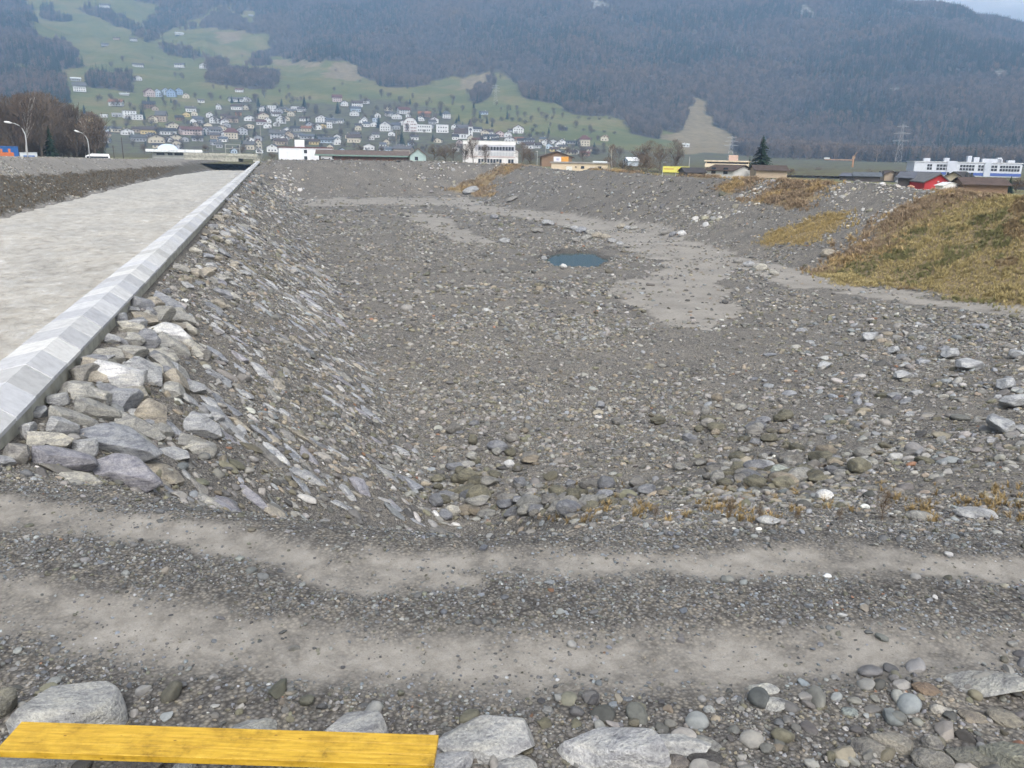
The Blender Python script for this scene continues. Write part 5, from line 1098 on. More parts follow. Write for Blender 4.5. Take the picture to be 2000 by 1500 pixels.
# long shed
e, W, H = plain_house('timber_shed', 'long low brown timber shed with a green eave behind the far bank', 'shed', 624, 800, 304, 314, 270, 13, (0.10, 0.07, 0.055), RC['brown'], roofh=1)
pk = W * 0.86 / 34
for k in range(34):
    a_ = W / 2 - (k + 1) * pk
    small_box('plank', e, a_ + .02, a_ + pk - .02, -.05 - .02 * (k % 2), -.003, -1, H, M_BARK, (0.13 + .02 * (k % 3), 0.088, 0.062))
link('roof', make_mesh('roof', [(-W / 2 - 1.2, -1.1, H + .1), (W / 2 + .4, -1.1, H + .1), (W / 2 + .4, 6.5, H + 1.6), (-W / 2 - 1.2, 6.5, H + 1.6), (W / 2 + .4, 14, H + .1), (-W / 2 - 1.2, 14, H + .1), (-W / 2 - 1.2, 6.5, H + .1), (W / 2 + .4, 6.5, H + .1)], [(0, 1, 2, 3), (3, 2, 4, 5), (0, 3, 5), (1, 4, 2), (1, 0, 5, 4)], M_ROOF), e, color=(0.13, 0.10, 0.085))
small_box('fascia', e, -W / 2 - 1.25, W / 2 + .45, -1.16, -1.105, H - .25, H + .16, M_PAINT, (0.16, 0.24, 0.21))
small_box('post', e, -W * .36 - .15, -W * .36 + .15, -.3, -.08, -1, H, M_PAINT, (0.6, 0.6, 0.58))
tr_ = empty('parked_trailer', tuple(np.array(e.location) + np.array([math.cos(e.rotation_euler.z), math.sin(e.rotation_euler.z), 0]) * (-W * .42)), e.rotation_euler.z); tag(tr_, 'white trailer parked in the open bay of the long shed', 'trailer')
small_box('trailer_body', tr_, -1.7, 1.7, -.6, -.1, .4, 1.2, M_PAINT, (0.7, 0.7, 0.72)); small_box('red_stripe', tr_, -1.7, 1.7, -.62, -.08, 1.2, 1.32, M_PAINT, (0.4, 0.06, 0.05))
for s in (-1, 1): link('wheel', make_mesh('wheel', *tube([(s * 1.0, -.65, .3), (s * 1.0, -.4, .3)], .3, 12), M_WIN), tr_)
e, W, H = plain_house('green_shed', 'pale green gabled shed at the right end of the long timber shed', 'shed', 801, 832, 303, 314, 268, 12, (0.36, 0.46, 0.45), RC['brown'], roofh=1)
link('gable', make_mesh('gable', [(-W / 2, 0, H), (W / 2, 0, H), (0, 0, H + 1.9), (-W / 2, 12, H), (W / 2, 12, H), (0, 12, H + 1.9)], [(0, 1, 2), (5, 4, 3), (0, 3, 4, 1)], M_PLASTER), e, color=(0.38, 0.48, 0.47))
rm = MB()
for s in (-1, 1):
    q_ = [(s * (W / 2 + .5), -.5, H - .35), (s * (W / 2 + .5), 12.5, H - .35), (0, 12.5, H + 1.95), (0, -.5, H + 1.95)]; rm.add((q_ + [(x, y, z + .18) for x, y, z in q_], [(0, 1, 2, 3), (7, 6, 5, 4), (0, 4, 5, 1), (1, 5, 6, 2), (2, 6, 7, 3), (3, 7, 4, 0)]))
rm.build('roof', M_ROOF, e, color=(0.17, 0.11, 0.09)); link('window', U_WIN, e, (-W * .1, -.03, H * .4), None, (1.0, 1.0, 1.0))
# white factory
e, W, H = plain_house('white_factory', 'white three-storey factory with long rows of windows behind the far bank', 'factory', 905, 1006, 275.5, 320, 340, 18, (0.70, 0.68, 0.66), (0.80, 0.79, 0.77), yaw=0.05, flat=.1)
small_box('parapet', e, -W / 2 - .1, W / 2 + .1, -.14, -.003, H * .84, H + .05, M_PLASTER, (0.8, 0.79, 0.77)); small_box('upper_band', e, -W * .28, W * .5, -.05, -.002, H * .56, H * .83, M_PLASTER, (0.50, 0.51, 0.56)); small_box('string_course', e, -W / 2 - .1, W / 2 + .1, -.16, -.003, H * .30, H * .325, M_PLASTER, (0.5, 0.36, 0.33))
small_box('side_bay', e, W / 2 + .02, W / 2 + 1.2, -.4, 10, -3, H * .63, M_PLASTER, (0.72, 0.70, 0.68))
U_PALEWIN = make_mesh('window', *box(-.5, .5, -.06, .06, -.5, .5), simple('pale_blind', (0.45, 0.46, 0.48), 0.1, 2.0))
gx_ = [.31 + .058 * k for k in range(12)]
win_grid(e, W, H, gx_, (.68,), .95, 1.35, -.1); win_grid(e, W, H, gx_, (.44,), 1.0, 1.6, -.04, U_PALEWIN); win_grid(e, W, H, [g for k, g in enumerate(gx_) if k not in (8, 9)], (.13,), .95, 1.5, -.05)
# garage row, container, banner
e, W, H = plain_house('garage_row', 'long low cream garage with triple windows on the right far bank', 'garage', 1076, 1186, 319, 336, 205, 8, (0.60, 0.50, 0.36), (0.30, 0.28, 0.26), flat=.25, yaw=-.12)
for x in (.56, .86):
    for d_ in (-.02, 0, .02): link('window', U_WIN, e, (W * (x + d_) - W / 2, -.03, H * .55), None, (.28, 1, .6))
link('window', U_WIN, e, (W * .44 - W / 2, -.03, H * .58), None, (.3, 1, .35))
for x in (.32, .73): small_box('garage_door', e, W * x - W / 2 - .7, W * x - W / 2 + .7, -.05, -.002, -1, H * .62, M_PAINT, (0.62, 0.62, 0.58))
small_box('roof_light', e, W * .22, W * .47, 2, 3, H + .26, H + .6, M_PAINT, (0.6, 0.64, 0.66))
e, W, H = plain_house('site_container', 'orange and white site container above the cream garage', 'container', 1081, 1110, 306, 321, 215, 3, (0.70, 0.70, 0.72), (0.25, 0.2, 0.15), flat=.12, over=.05)
small_box('orange_panel', e, .02, W / 2, -.05, -.003, 0, H, M_PAINT, (0.62, 0.30, 0.05)); small_box('logo_plate', e, -W * .32, -W * .12, -.03, -.003, H * .5, H * .8, M_PAINT, (0.45, 0.45, 0.62))
house(1085, 321, 62, 26, 'brown', 'brown', 'g', r=240, lab='brown gabled barn behind the orange and white container', win=False)
p, yw, W, H = facade(1294, 1346, 325, 337, 175); e = empty('banner', tuple(p), yw); tag(e, 'long yellow advertising banner on posts along the right bank', 'banner')
for k, (x0, x1) in enumerate(((-W / 2, -.02), (.02, W / 2))):
    small_box('panel', e, x0, x1, -.05, 0, 0, H, M_PAINT, (0.62, 0.58, 0.12)); small_box('red_lettering', e, x0 + W * .04, x1 - W * .08, -.055, -.0505, H * .5, H * .62, M_PAINT, (0.45, 0.16, 0.08))
for x in (-W / 2, 0, W / 2): small_box('post', e, x - .05, x + .05, .01, .11, -3, H, M_STEEL, None)
house(1351, 343, 40, 16, 'dark', 'dark', 's', r=168, lab='small dark brown barn by the yellow banner', win=False)
house(1232, 321, 22, 14, 'pale blue', 'white', 's', r=330, lab='bluish-white low building left of the dark gable'); house(1252, 315, 24, 16, 'dark', 'dark', 'g', r=360, lab='dark gabled barn behind the bare trees', win=False)
# apartment block with balconies
e, W, H = plain_house('apartment_block', 'cream apartment block with stacked balconies behind the right bank', 'building', 1376, 1460, 316, 350, 225, 11, (0.60, 0.50, 0.36), (0.55, 0.47, 0.36), flat=.3, over=.5)
for k, z in enumerate((.02, .36, .68)):
    x1 = W * (-.16 if k < 2 else .5)
    small_box('balcony', e, -W / 2 - .2, x1, -1.5, -.002, z * H, z * H + .9, M_PLASTER, (0.66, 0.56, 0.42)); small_box('shaded_recess_panes', e, -W / 2 + .2, x1 - .2, -.03, -.001, z * H + .92, z * H + H * .3, M_WIN, None)  # flat dark panes: balcony windows with the recess shade put into their colour
small_box('wall_panel', e, -W * .1, W * .5, -.05, -.0035, 0, H * .66, M_PLASTER, (0.62, 0.52, 0.36)); small_box('penthouse', e, W * .02, W * .24, 3, 7, H + .31, H + 1.7, M_PLASTER, (0.50, 0.36, 0.30))
for x in (.1, .25, .38): link('window', U_WIN, e, (W * x, -.06, H * .84), None, (1.0, 1.0, 1.1))
e = house(1424, 344, 62, 22, 'white', 'brown', 'g', r=185, yaw=0.9, lab='white farmhouse with big brown roof before the apartment block'); 
house(1500, 341, 60, 18, 'tan', 'brown', 's', r=180, lab='low barn with grey-brown roof below the tall fir', win=False)
# right-hand group
e, W, H = plain_house('blue_striped_factory', 'long white factory with two blue stripes and roof units at the right', 'factory', 1776, 1984, 318, 380, 320, 24, (0.56, 0.58, 0.62), (0.55, 0.56, 0.58), yaw=0.16, flat=.3)
BLU = (0.07, 0.12, 0.36)
for z0, z1, c_ in ((.70, .97, (0.58, 0.61, 0.66)), (.61, .695, BLU), (.42, .605, (0.54, 0.57, 0.62)), (.33, .415, BLU)): small_box('facade_band', e, -W / 2 - .1, W / 2 + .1, -.35 if c_ is BLU else -.25, -.003, H * z0, H * z1, M_PAINT, c_)
for x0, x1 in ((.12, .17), (.21, .33), (.43, .57), (.60, .655), (.72, .78), (.80, .985)):
    n_ = max(2, int((x1 - x0) * 40))
    for k in range(n_):
        for z in (.90, .80): link('window', U_WIN, e, (W * (x0 + (k + .5) * (x1 - x0) / n_) - W / 2, -.27, H * z), None, (W * (x1 - x0) / n_ * .82, 1, H * .075))
for k in range(18): link('window', U_WIN, e, (W * (.36 + .034 * k) - W / 2, -.27, H * .52), None, (W * .026, 1, H * .07))
for x, w, h in ((.1, 2, 1), (.3, 1.5, 1.2), (.52, 1.2, 2), (.58, 1.6, 1.6), (.66, 6, 1.2), (.8, 1.2, 1.6), (.9, 2, .8)): small_box('roof_unit', e, W * x - W / 2, W * x - W / 2 + w, 5, 8, H + .31, H + .3 + h, M_PLASTER, (0.5, 0.52, 0.56))
small_box('side_bay', e, W * .31 - W / 2, W * .4 - W / 2, -.6, -.36, 0, H + .5, M_PLASTER, (0.55, 0.58, 0.64)); small_box('side_bay', e, W * .66 - W / 2, W * .72 - W / 2, -.6, -.36, 0, H + .3, M_PLASTER, (0.5, 0.54, 0.60))
p, yw, W, H = facade(1806, 1853, 348, 358, 140); e = empty('red_barn', tuple(p), yw); tag(e, 'bright red gabled barn with a grey roof behind the right dam', 'barn')
link('wall', make_mesh('wall', [(-W / 2, 0, -2), (W / 2, 0, -2), (W / 2, 0, H * .35), (W * .12, 0, H * 1.75), (-W / 2, 0, H * .1)] + [(x - 3, 9, z) for x, z in ((-W / 2, -2), (W / 2, -2), (W / 2, H * .35), (W * .12, H * 1.75), (-W / 2, H * .1))], [(0, 1, 2, 3, 4), (9, 8, 7, 6, 5), (1, 6, 7, 2), (0, 4, 9, 5), (2, 7, 8, 3), (4, 3, 8, 9)], M_PLASTER), e, color=(0.50, 0.055, 0.06))
rm = MB()
for a_, b_ in (((-W * .56, H * .02), (W * .12, H * 1.76)), ((W * .12, H * 1.76), (W * .56, H * .27))):
    q_ = [(a_[0], -.4, a_[1]), (b_[0], -.4, b_[1]), (b_[0] - 3.2, 9.5, b_[1]), (a_[0] - 3.2, 9.5, a_[1])]; rm.add((q_ + [(x, y, z + .16) for x, y, z in q_], [(0, 1, 2, 3), (7, 6, 5, 4), (0, 4, 5, 1), (1, 5, 6, 2), (2, 6, 7, 3), (3, 7, 4, 0)]))
rm.build('roof', M_ROOF, e, color=(0.14, 0.14, 0.145)); small_box('vent', e, W * .02, W * .1, -.1, -.003, H * .2, H * .45, M_PAINT, (0.5, 0.45, 0.45))
house(1795, 357, 60, 20, 'dark', 'slate', 's', r=150, lab='wide grey roof left of the red barn', win=False); house(1872, 357, 32, 20, 'cream', 'dark', 'g', r=165, lab='small gabled house with dark eaves right of the red barn')
house(1912, 369, 70, 20, 'brown', 'brown', 's', r=130, lab='low dark brown barn roof behind the grassy bank', win=False); house(1733, 348, 24, 14, 'tan', 'brown', 'g', r=240, lab='chalet with pale bargeboards left of the red barn'); house(1764, 349, 26, 14, 'grey', 'brown', 'g', r=235, lab='second chalet with pale bargeboards next to the red barn')
house(1692, 349, 46, 12, 'dark', 'slate', 's', r=200, lab='dark slate roof just over the right dam crest', win=False); house(1662, 347, 30, 9, 'dark', 'slate', 's', r=210, lab='low dark roof left of the slate one', win=False)
house(1850, 360, 14, 4, 'white', 'white', 's', r=125, lab='small white rooflight panel below the red barn', win=False)
for k, (px, py, w, h, c_) in enumerate(((1562, 343, 12, 8, 'white'), (1580, 343, 12, 8, 'cream'), (1596, 344, 10, 7, 'white'), (1614, 345, 12, 8, 'white'), (1632, 346, 16, 12, 'white'), (1650, 347, 14, 14, 'pale blue'), (1546, 341, 10, 7, 'white'), (1218, 324, 14, 8, 'grey'), (1300, 322, 12, 8, 'grey'), (1318, 322, 14, 6, 'white'), (1360, 328, 18, 8, 'pink'), (1522, 340, 12, 6, 'grey'))):
    house(px, py, w, h, c_, 'brown' if k % 2 else 'grey', 'g' if k % 3 else 's', r=560 + 10 * k, where='beyond the right dam' if px > 1500 else 'behind the banner trees', lab=None)
for px, e_, look, wh in LABELQ[-12:]:
    if 'label' not in e_: tag(e_, look + ' ' + wh + ', %s from left' % ORD[sorted([q[0] for q in LABELQ[-12:] if q[3] == wh]).index(px)], 'house', 'houses of the village')
# left group
e, W, H = plain_house('blue_shed', 'bright blue shed with a dark sheet for its shaded open front behind the left bank', 'shed', -70, 39, 287, 312, 205, 8, (0.035, 0.11, 0.32), (0.04, 0.12, 0.34), flat=.2, over=.05)
small_box('shaded_front_sheet', e, -W * .4, W * .28, -.03, -.002, -1, H * .62, M_WIN, None)  # dark sheet on the wall; the shade inside the opening is its colour
for x in (4, 20):
    p = atr(x, 307, 195); q_ = empty('orange_machine', tuple(p), -math.atan2(p[0], p[1])); tag(q_, 'orange machine in front of the blue shed, %s one' % ('left' if x < 10 else 'right'), 'machine', 'machines at the blue shed')
    small_box('machine_body', q_, -.7, .7, -.5, .5, -.5, .9, M_PAINT, (0.5, 0.14, 0.05)); small_box('machine_arm', q_, -.2, .2, -.2, .2, .9, 1.6, M_PAINT, (0.5, 0.16, 0.05))
e, W, H = plain_house('site_cabin', 'low white and blue cabin beside the blue shed', 'cabin', 40, 74, 299, 311, 205, 4, (0.52, 0.56, 0.6), (0.55, 0.58, 0.6), flat=.1, over=.05); small_box('blue_stripe', e, -W * .3, W * .35, -.03, -.002, H * .42, H * .62, M_PAINT, (0.05, 0.13, 0.36))
e, W, H = plain_house('canopy_building', 'low pavilion with a wide white flat canopy beyond the river', 'building', 298, 385, 297, 306, 330, 14, (0.50, 0.51, 0.48), (0.75, 0.77, 0.78), flat=.9, over=2.0, yaw=-.03); win_grid(e, W, H, (.15, .22, .4, .55, .62, .7), (.55,), 1.6, .8, -.03)
V = []; Fc = []
for k in range(13):
    a_ = math.pi * k / 12; V += [(W * (-.16 - .22 * math.cos(a_)), 3, H + .9 + 1.9 * math.sin(a_)), (W * (-.16 - .22 * math.cos(a_)), 12, H + .9 + 1.9 * math.sin(a_))]
for k in range(12): Fc.append((2 * k, 2 * k + 2, 2 * k + 3, 2 * k + 1))
Fc.append(tuple(range(0, 26, 2))[::-1]); Fc.append(tuple(range(1, 26, 2)))
link('vault_roof', make_mesh('vault_roof', V, Fc, M_PAINT), e, color=(0.55, 0.64, 0.78))
p = atr(192, 308, 200); q_ = empty('parked_van', tuple(p), -math.atan2(p[0], p[1])); tag(q_, 'white van roof showing over the left bank', 'van'); small_box('van_body', q_, -2.4, 2.2, -.9, .9, -1.2, .35, M_PAINT, (0.72, 0.72, 0.73)); link('van_roof', make_mesh('van_roof', [(-2.4, -.9, .352), (2.2, -.9, .352), (2.2, .9, .352), (-2.4, .9, .352), (-1.2, -.7, .8), (2.0, -.7, .8), (2.0, .7, .8), (-1.2, .7, .8)], box(0, 1, 0, 1, 0, 1)[1], M_PAINT), q_, color=(0.74, 0.74, 0.75)); small_box('windscreen', q_, -2.2, 1.9, -.93, -.905, -.1, .28, M_WIN, None)
# bridge closing the channel
p0, p1 = atr(383, 303, 300), atr(503, 303, 295); e = empty('river_bridge', tuple((p0 + p1) / 2), math.atan2(p1[1] - p0[1], p1[0] - p0[0])); tag(e, 'low concrete bridge with parapet across the far end of the river', 'bridge')
LB = float(np.linalg.norm(p1 - p0)); z_ = lambda py: atr(443, py, 298)[2] - e.location.z
small_box('deck', e, -LB / 2 - 4, LB / 2, 0, 7, z_(309), z_(302.5), M_CONC, None); small_box('parapet', e, -LB / 2 - 4, LB / 2, -.25, -.003, z_(305), z_(299.5), M_CONC, None); small_box('abutment', e, LB / 2 - 1.6, LB / 2 + .6, .3, 6.7, -6, z_(309.05), M_CONC, None); small_box('abutment', e, -LB / 2 - 4, LB * .18, .06, 6.6, -6, z_(309.05), M_CONC, None)

# ------------------------------------------------------------------ lamps, posts, pylons, crane
def lamp(pxs, r, label):
    pt = [atr(x, y, r) for x, y in pxs]; b_ = pt[0].copy(); e = empty('street_lamp', tuple(b_)); tag(e, label, 'street lamp', 'street lamps on the left bank')
    rel = [tuple(q - b_) for q in pt]; rel[0] = (0, 0, -3)
    link('pole', make_mesh('pole', *tube(rel, [.11, .09, .08, .07, .06, .05, .05][:len(rel)], 8), M_STEEL, True), e)
    h_ = Vector(rel[-1]); d_ = (Vector(rel[-1]) - Vector(rel[-2])).normalized()
    link('lamp_head', make_mesh('lamp_head', *tube([h_ - d_ * .1, h_ + d_ * .25, h_ + d_ * .75, h_ + d_ * .95], [.06, .16, .15, .04], 8), M_PAINT, True), e, color=(0.7, 0.7, 0.7))
lamp([(53, 306), (51, 275), (49, 262), (44, 252), (37, 245), (28, 241), (22, 240)], 150, 'curved grey street lamp near the blue shed')
lamp([(174, 306), (173, 284), (171, 273), (167, 266), (161, 260), (155, 258)], 190, 'curved grey street lamp right of the dark fir')
def post(px, py0, py1, r, label, rad=.08, col_=(0.35, 0.36, 0.36), top=False, group=None):
    b_ = atr(px, py0, r); h = atr(px, py1, r)[2] - b_[2]; e = empty('pole', tuple(b_)); tag(e, label, 'pole', group)
    link('shaft', make_mesh('shaft', *tube([(0, 0, -4), (0, 0, h)], [rad, rad * .7], 8), M_PAINT), e, color=col_)
    if top: small_box('lamp_head', e, -.5, .1, -.12, .12, h, h + .12, M_PAINT, (0.6, 0.6, 0.6))
post(512, 314, 243, 300, 'tall thin lamp pole left of the white hall', .10, top=True); post(241, 308, 268, 230, 'dark post on the left bank, taller of the two', .10, (0.06, 0.05, 0.05)); post(223, 308, 284, 230, 'dark post on the left bank, shorter of the two', .09, (0.06, 0.05, 0.05))
post(1049, 321, 296, 260, 'pale post right of the white factory', .12, top=True); post(1065, 321, 285, 265, 'taller pale post beside the orange container', .1, top=True); post(1345, 336, 306, 200, 'thin white mast behind the yellow banner', .05, (0.6, 0.6, 0.6)); post(752, 300, 282, 600, 'white flagpole behind the long shed', .15, (0.6, 0.6, 0.6)); post(416, 300, 276, 300, 'thin signal mast over the river bridge', .07)
b_ = atr(455, 299, 320); e = empty('sign_gantry', tuple(b_), -math.atan2(b_[0], b_[1])); tag(e, 'thin grey gantry frame standing over the river bridge', 'gantry')
for x in (-2.4, 2.4): small_box('gantry_leg', e, x - .07, x + .07, -.07, .07, -2, 3, M_STEEL, None)
for z in (1.6, 3.0): small_box('gantry_beam', e, -2.33, 2.33, -.06, .06, z - .12, z - .002, M_STEEL, None)
def pylon(px, py0, py1, r, label):
    b_ = atr(px, py0, r); h = atr(px, py1, r)[2] - b_[2]; e = empty('power_pylon', tuple(b_), -math.atan2(b_[0], b_[1])); tag(e, label, 'pylon', 'power pylons at the mountain foot')
    m = MB(); n_ = 9
    for k in range(n_):
        w0 = 2.6 * (1 - k / n_) + .5; w1 = 2.6 * (1 - (k + 1) / n_) + .5; z0, z1 = h * k / n_, h * (k + 1) / n_
        for sx in (-1, 1):
            for sy in (-1, 1): m.add(tube([(sx * w0, sy * w0, z0), (sx * w1, sy * w1, z1)], .10, 4))
        for s in (-1, 1): m.add(tube([(-s * w0, -w0, z0), (s * w1, -w1, z1)], .06, 4)); m.add(tube([(-s * w0, w0, z0), (s * w1, w1, z1)], .06, 4)); m.add(tube([(-w0, -s * w0, z0), (-w1, s * w1, z1)], .06, 4))
    m.build('mast', M_STEEL, e)
    for z in (.68, .82, .95):
        a_ = MB(); w = 6.5 if z < .9 else 4.5
        a_.add(tube([(-w, 0, h * z), (0, 0, h * z + .9), (w, 0, h * z)], .13, 4)); a_.add(tube([(-w, 0, h * z), (w, 0, h * z)], .13, 4)); a_.build('cross_arm', M_STEEL, e)
pylon(1750, 345, 242, 780, 'lattice power pylon before the wooded mountain at the right'); pylon(1425, 322, 266, 820, 'lattice power pylon on the brown slope behind the apartment block'); pylon(968, 205, 165, 1300, 'small distant power pylon on the meadow above the factory')
b_ = atr(1662, 350, 620); e = empty('tower_crane', tuple(b_), -math.atan2(b_[0], b_[1])); tag(e, 'orange tower crane with a long jib at the mountain foot', 'crane'); k = 620 / 1680; h = 36 * k
small_box('mast', e, -.5, .5, -.5, .5, -3, h, M_PAINT, (0.42, 0.22, 0.10)); small_box('jib', e, -50 * k, -.52, -.3, .3, h - 1.0, h - .4, M_PAINT, (0.45, 0.28, 0.18)); small_box('counterweight', e, -51 * k, -41 * k, -.5, .5, h - .38, h + .6, M_PAINT, (0.6, 0.62, 0.6)); small_box('cab', e, -.9, .9, -.7, .7, h + .01, h + 1.6, M_PAINT, (0.4, 0.24, 0.12)); link('tie_bar', make_mesh('tie_bar', *tube([(0, 0, h + 1.6), (1.8, 0, h + 4.5)], .2, 5), M_PAINT), e, color=(0.42, 0.24, 0.12))

# ------------------------------------------------------------------ trees of the middle distance
gl = 'bare trees of the grove on the left bank'
rg = random.Random(3)
for i in range(52):
    px = -60 + 250 * i / 51 + rg.uniform(-6, 6); top = 196 + rg.uniform(-22, 34) + (px > 90) * 12 + (px > 150) * 25
    tree_px('bare', px, 312, top, rg.uniform(215, 300), 'tall bare brown tree in the grove behind the left bank', gl, rg.uniform(0.75, 1.1), rg.uniform(.7, 1.0))
for i in range(22):
    px = -40 + rg.uniform(0, 240); tree_px('bush', px, 312, rg.uniform(252, 288), 235, 'tangled brown undergrowth shrub in the left grove', 'undergrowth of the left grove', 1.3, rg.uniform(.8, 1.1))
tree_px('birch', 34, 312, 178, 215, 'tall birch with a whitish trunk behind the blue shed', None, .8); tree_px('birch', 158, 312, 228, 235, 'pale-trunked birch right of the dark fir', None, .7); tree_px('birch', 20, 312, 240, 220, 'short pale-trunked birch above the blue shed', None, .7)
tree_px('fir', 93, 312, 246, 195, 'dense dark fir standing in front of the left grove', None, 1.15); tree_px('fir', 148, 312, 226, 270, 'narrow dark fir behind the pale birch', None, .7); tree_px('fir', 190, 312, 262, 260, 'broad dark evergreen at the right end of the left grove', None, 1.6, 1.3)
tree_px('fir', 1492, 347, 264, 205, 'tall dark fir rising over the right dam', None, 1.6); tree_px('fir', 1465, 345, 306, 260, 'slim dark fir next to the apartment block', None, .8); tree_px('fir', 1976, 378, 343, 160, 'small dark fir in front of the blue-striped factory', None, 1.2)
for px, y0, y1, r, w, k, lb in ((925, 322, 268, 300, .9, 'bare', 'bare tree before the left part of the white factory'), (948, 322, 281, 280, 1.0, 'bare', 'bare forked tree before the factory windows'), (908, 322, 280, 310, 1.0, 'bare', 'bare tree at the left corner of the white factory'), (870, 318, 282, 300, 1.3, 'bush', 'reddish shrub right of the green shed'), (885, 318, 278, 310, 1.2, 'bare', 'bare brown tree right of the green shed'), (848, 316, 280, 320, 1.3, 'bush', 'brown shrub over the green shed roof'),
    (1020, 324, 277, 290, 1.2, 'bare', 'bare spreading tree just right of the white factory'), (1036, 324, 288, 280, 1.3, 'bush', 'low bare shrub right of the spreading tree'), (1198, 342, 280, 200, .8, 'birch', 'pale-trunked birch at the right end of the cream garage'), (1215, 342, 312, 205, 1.4, 'bush', 'brown shrub beside the pale birch'), (1188, 340, 306, 215, 1.3, 'bush', 'brown shrub behind the cream garage end'),
    (1272, 345, 272, 235, 1.1, 'bare', 'tall bare tree left of the yellow banner'), (1290, 345, 280, 250, 1.1, 'bare', 'bare tree just above the yellow banner'), (1320, 345, 270, 260, .9, 'bare', 'slim bare tree behind the yellow banner'), (1258, 345, 300, 190, 1.3, 'bush', 'dark evergreen-looking shrub left of the banner trees'), (1235, 345, 318, 195, 1.5, 'bush', 'low brown shrub on the right bank'),
    (1545, 345, 328, 210, 1.6, 'bush', 'dark brown shrub right of the tall fir'), (1600, 348, 326, 420, 1.4, 'bare', 'bare tree among the far white houses'), (1700, 352, 330, 380, 1.5, 'bush', 'brown shrub left of the chalets'), (1990, 380, 345, 180, 1.5, 'bush', 'brown shrub at the right edge above the grass'), (1110, 305, 286, 420, 1.4, 'bare', 'bare tree behind the orange container'), (1140, 318, 292, 420, 1.4, 'bare', 'bare tree behind the cream garage roof'), (1210, 315, 285, 500, 1.3, 'bare', 'bare tree behind the pale birch'),
    (700, 302, 282, 420, 1.3, 'bare', 'bare tree behind the long shed, leftmost'), (745, 303, 284, 430, 1.3, 'bare', 'bare tree behind the middle of the long shed'), (530, 312, 296, 330, 1.5, 'bush', 'yellowish shrub left of the white hall'), (470, 303, 285, 420, 1.4, 'bare', 'bare tree behind the river bridge'), (400, 300, 282, 430, 1.4, 'bare', 'bare tree left of the river bridge'), (280, 300, 280, 420, 1.4, 'bare', 'bare tree left of the canopy building')):
    tree_px(k, px, y0, y1, r, lb, 'trees along the far bank', w)
for px, c_ in ((774, 'left'), (780, 'right')):
    p = atr(px, 283, 620); tree('birch', tuple(p), 28 * 620 / 1700, 'slender pale poplar above the long shed, %s one' % c_, 'pale poplars', .25, 1.6)

# ------------------------------------------------------------------ grass and weeds
tuft = bpy.data.collections.new('grass_shapes')
for i in range(4):
    m = MB()
    for k in range(16):
        an = rn.uniform(0, 6.28); r0 = rn.uniform(0, .16); ln_ = rn.uniform(.6, 1.0); le = rn.uniform(.15, .6); w = rn.uniform(.018, .035); c_, s = math.cos(an), math.sin(an); bx, by = r0 * math.cos(an * 3), r0 * math.sin(an * 3)
        q_ = [(0, 0, 0), (le * .3, 0, ln_ * .55), (le, 0, ln_ * rn.uniform(.75, 1.0))]
        V = []
        for j, (u_, _, z) in enumerate(q_):
            ww = w * (1, .8, .15)[j]; V += [(bx + c_ * u_ - s * ww, by + s * u_ + c_ * ww, z), (bx + c_ * u_ + s * ww, by + s * u_ - c_ * ww, z)]
        m.add((V, [(0, 1, 3, 2), (2, 3, 5, 4)]))
    tuft.objects.link(bpy.data.objects.new('grass_shape_%02d' % i, m.mesh('tuft', M_GRASS_I)))
x = rng.uniform(30, 66, 340000); y = rng.uniform(14, 205, 340000); rr_ = np.hypot(x, y); az_ = np.degrees(np.arctan2(x, y)); s = (az_ < 62)
x, y = x[s], y[s]; z = height(x, y); mm_ = area_masks(x + rng.normal(0, .7, len(x)), y + rng.normal(0, .7, len(x)), z)
g_ = mm_['grass']; go = mm_['gold']; bn = mm_['brown']; s = (rng.uniform(0, 1, len(x)) < np.clip(g_ + go + bn * (0.35 + 0.5 * (fbm(x / 1.7, y / 1.7, 3, 431) > -0.1)), 0, 1) * np.clip(1.25 - np.hypot(x, y) / 300, .3, 1))
x, y, z, g_, go, bn = x[s], y[s], z[s], g_[s], go[s], bn[s]; n = len(x)
mixn = fbm(x / 2.2, y / 2.2, 4, 401); mix2 = fbm(x / 5.5, y / 5.5, 3, 405)
colg = np.where((mixn > .18)[:, None], np.array([0.21, 0.20, 0.09]), np.array([0.40, 0.33, 0.16])); colg = np.where((mix2 > .2)[:, None], np.array([0.27, 0.20, 0.11]), colg)
colg = np.where((go > 0)[:, None], np.array([0.40, 0.31, 0.145]), colg); colg = np.where(((bn > 0))[:, None], np.where((mixn > .12)[:, None], np.array([0.42, 0.31, 0.16]), np.array([0.32, 0.24, 0.16])), colg)
colg = np.clip(colg * rng.uniform(.65, 1.3, (n, 1)), .01, .6); ht = np.where(bn > 0, rng.uniform(.15, .6, n), rng.uniform(.12, .40, n)) * (1 + .8 * fbm(x / 1.4, y / 1.4, 3, 411))
nrm = normal_at(x, y)
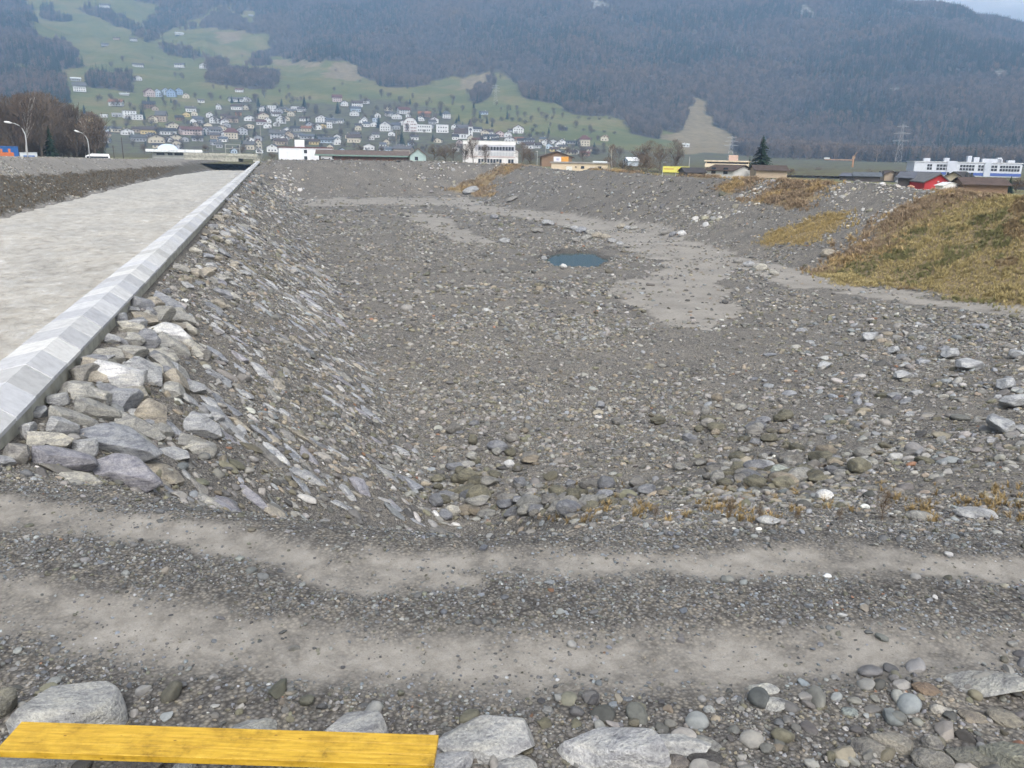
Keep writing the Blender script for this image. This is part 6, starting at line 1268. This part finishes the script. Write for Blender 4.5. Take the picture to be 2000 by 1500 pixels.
gp = [np.stack([x, y, z - .03], 1)]; gs = [np.stack([ht * 1.2, ht * 1.2, ht], 1)]; gc = [colg]
wx, wy, wz = [], [], []
for k in range(900):
    px, py = random.uniform(1030, 2060), random.gauss(1000, 16) if random.random() < .6 else random.uniform(945, 1020)
    if fbm(np.array([px / 60]), np.array([py / 20]), 2, 421)[0] < .02 or py > 1024: continue
    p, _ = cast(px, py); wx.append(p[0]); wy.append(p[1]); wz.append(p[2])
n2 = len(wx); h2 = rng.uniform(.06, .17, n2); gp.append(np.stack([wx, wy, wz], 1)); gs.append(np.stack([h2 * 1.3, h2 * 1.3, h2], 1)); gc.append(np.array([0.30, 0.22, 0.11]) * rng.uniform(.6, 1.25, (n2, 1)))
n3 = 5200; xm = rng.uniform(-31, -22, n3 * 3); ym = rng.uniform(55, 300, n3 * 3); zm = height(xm, ym); mm_ = area_masks(xm, ym, zm); s = mm_['mud'] > 0; xm, ym, zm = xm[s], ym[s], zm[s]; h3 = rng.uniform(.1, .32, len(xm)); gp.append(np.stack([xm, ym, zm], 1)); gs.append(np.stack([h3 * 1.4, h3 * 1.4, h3], 1)); gc.append(np.array([0.17, 0.135, 0.095]) * rng.uniform(.6, 1.4, (len(xm), 1)))
gp, gs, gc = np.concatenate(gp), np.concatenate(gs), np.concatenate(gc); n = len(gp)
scatter('grass', gp, np.stack([rng.normal(0, .15, n), rng.normal(0, .15, n), rng.uniform(0, 6.28, n)], 1), gs, rng.integers(0, 4, n), gc, tuft, 'dry yellow-green and brown winter grass on the banks')
print('grass', n)
for px, py, h, lb in ((1482, 1018, 36, 'thin reddish dry weed beside the light flat stone'), (1722, 1016, 60, 'tallest dry reddish weed stalk at the track edge'), (1425, 1012, 44, 'thin dry weed left of the reddish one'), (1556, 1020, 26, 'small dry weed right of the light flat stone'), (1280, 1016, 30, 'dry weed near the end of the cobble heap'), (1640, 1018, 30, 'dry weed left of the tallest stalk')):
    p, t_ = cast(px, py); tree('bush', tuple(p), h * t_ / F, lb, 'dry weeds at the track edge', .55, 1.0, name='dry_weed')
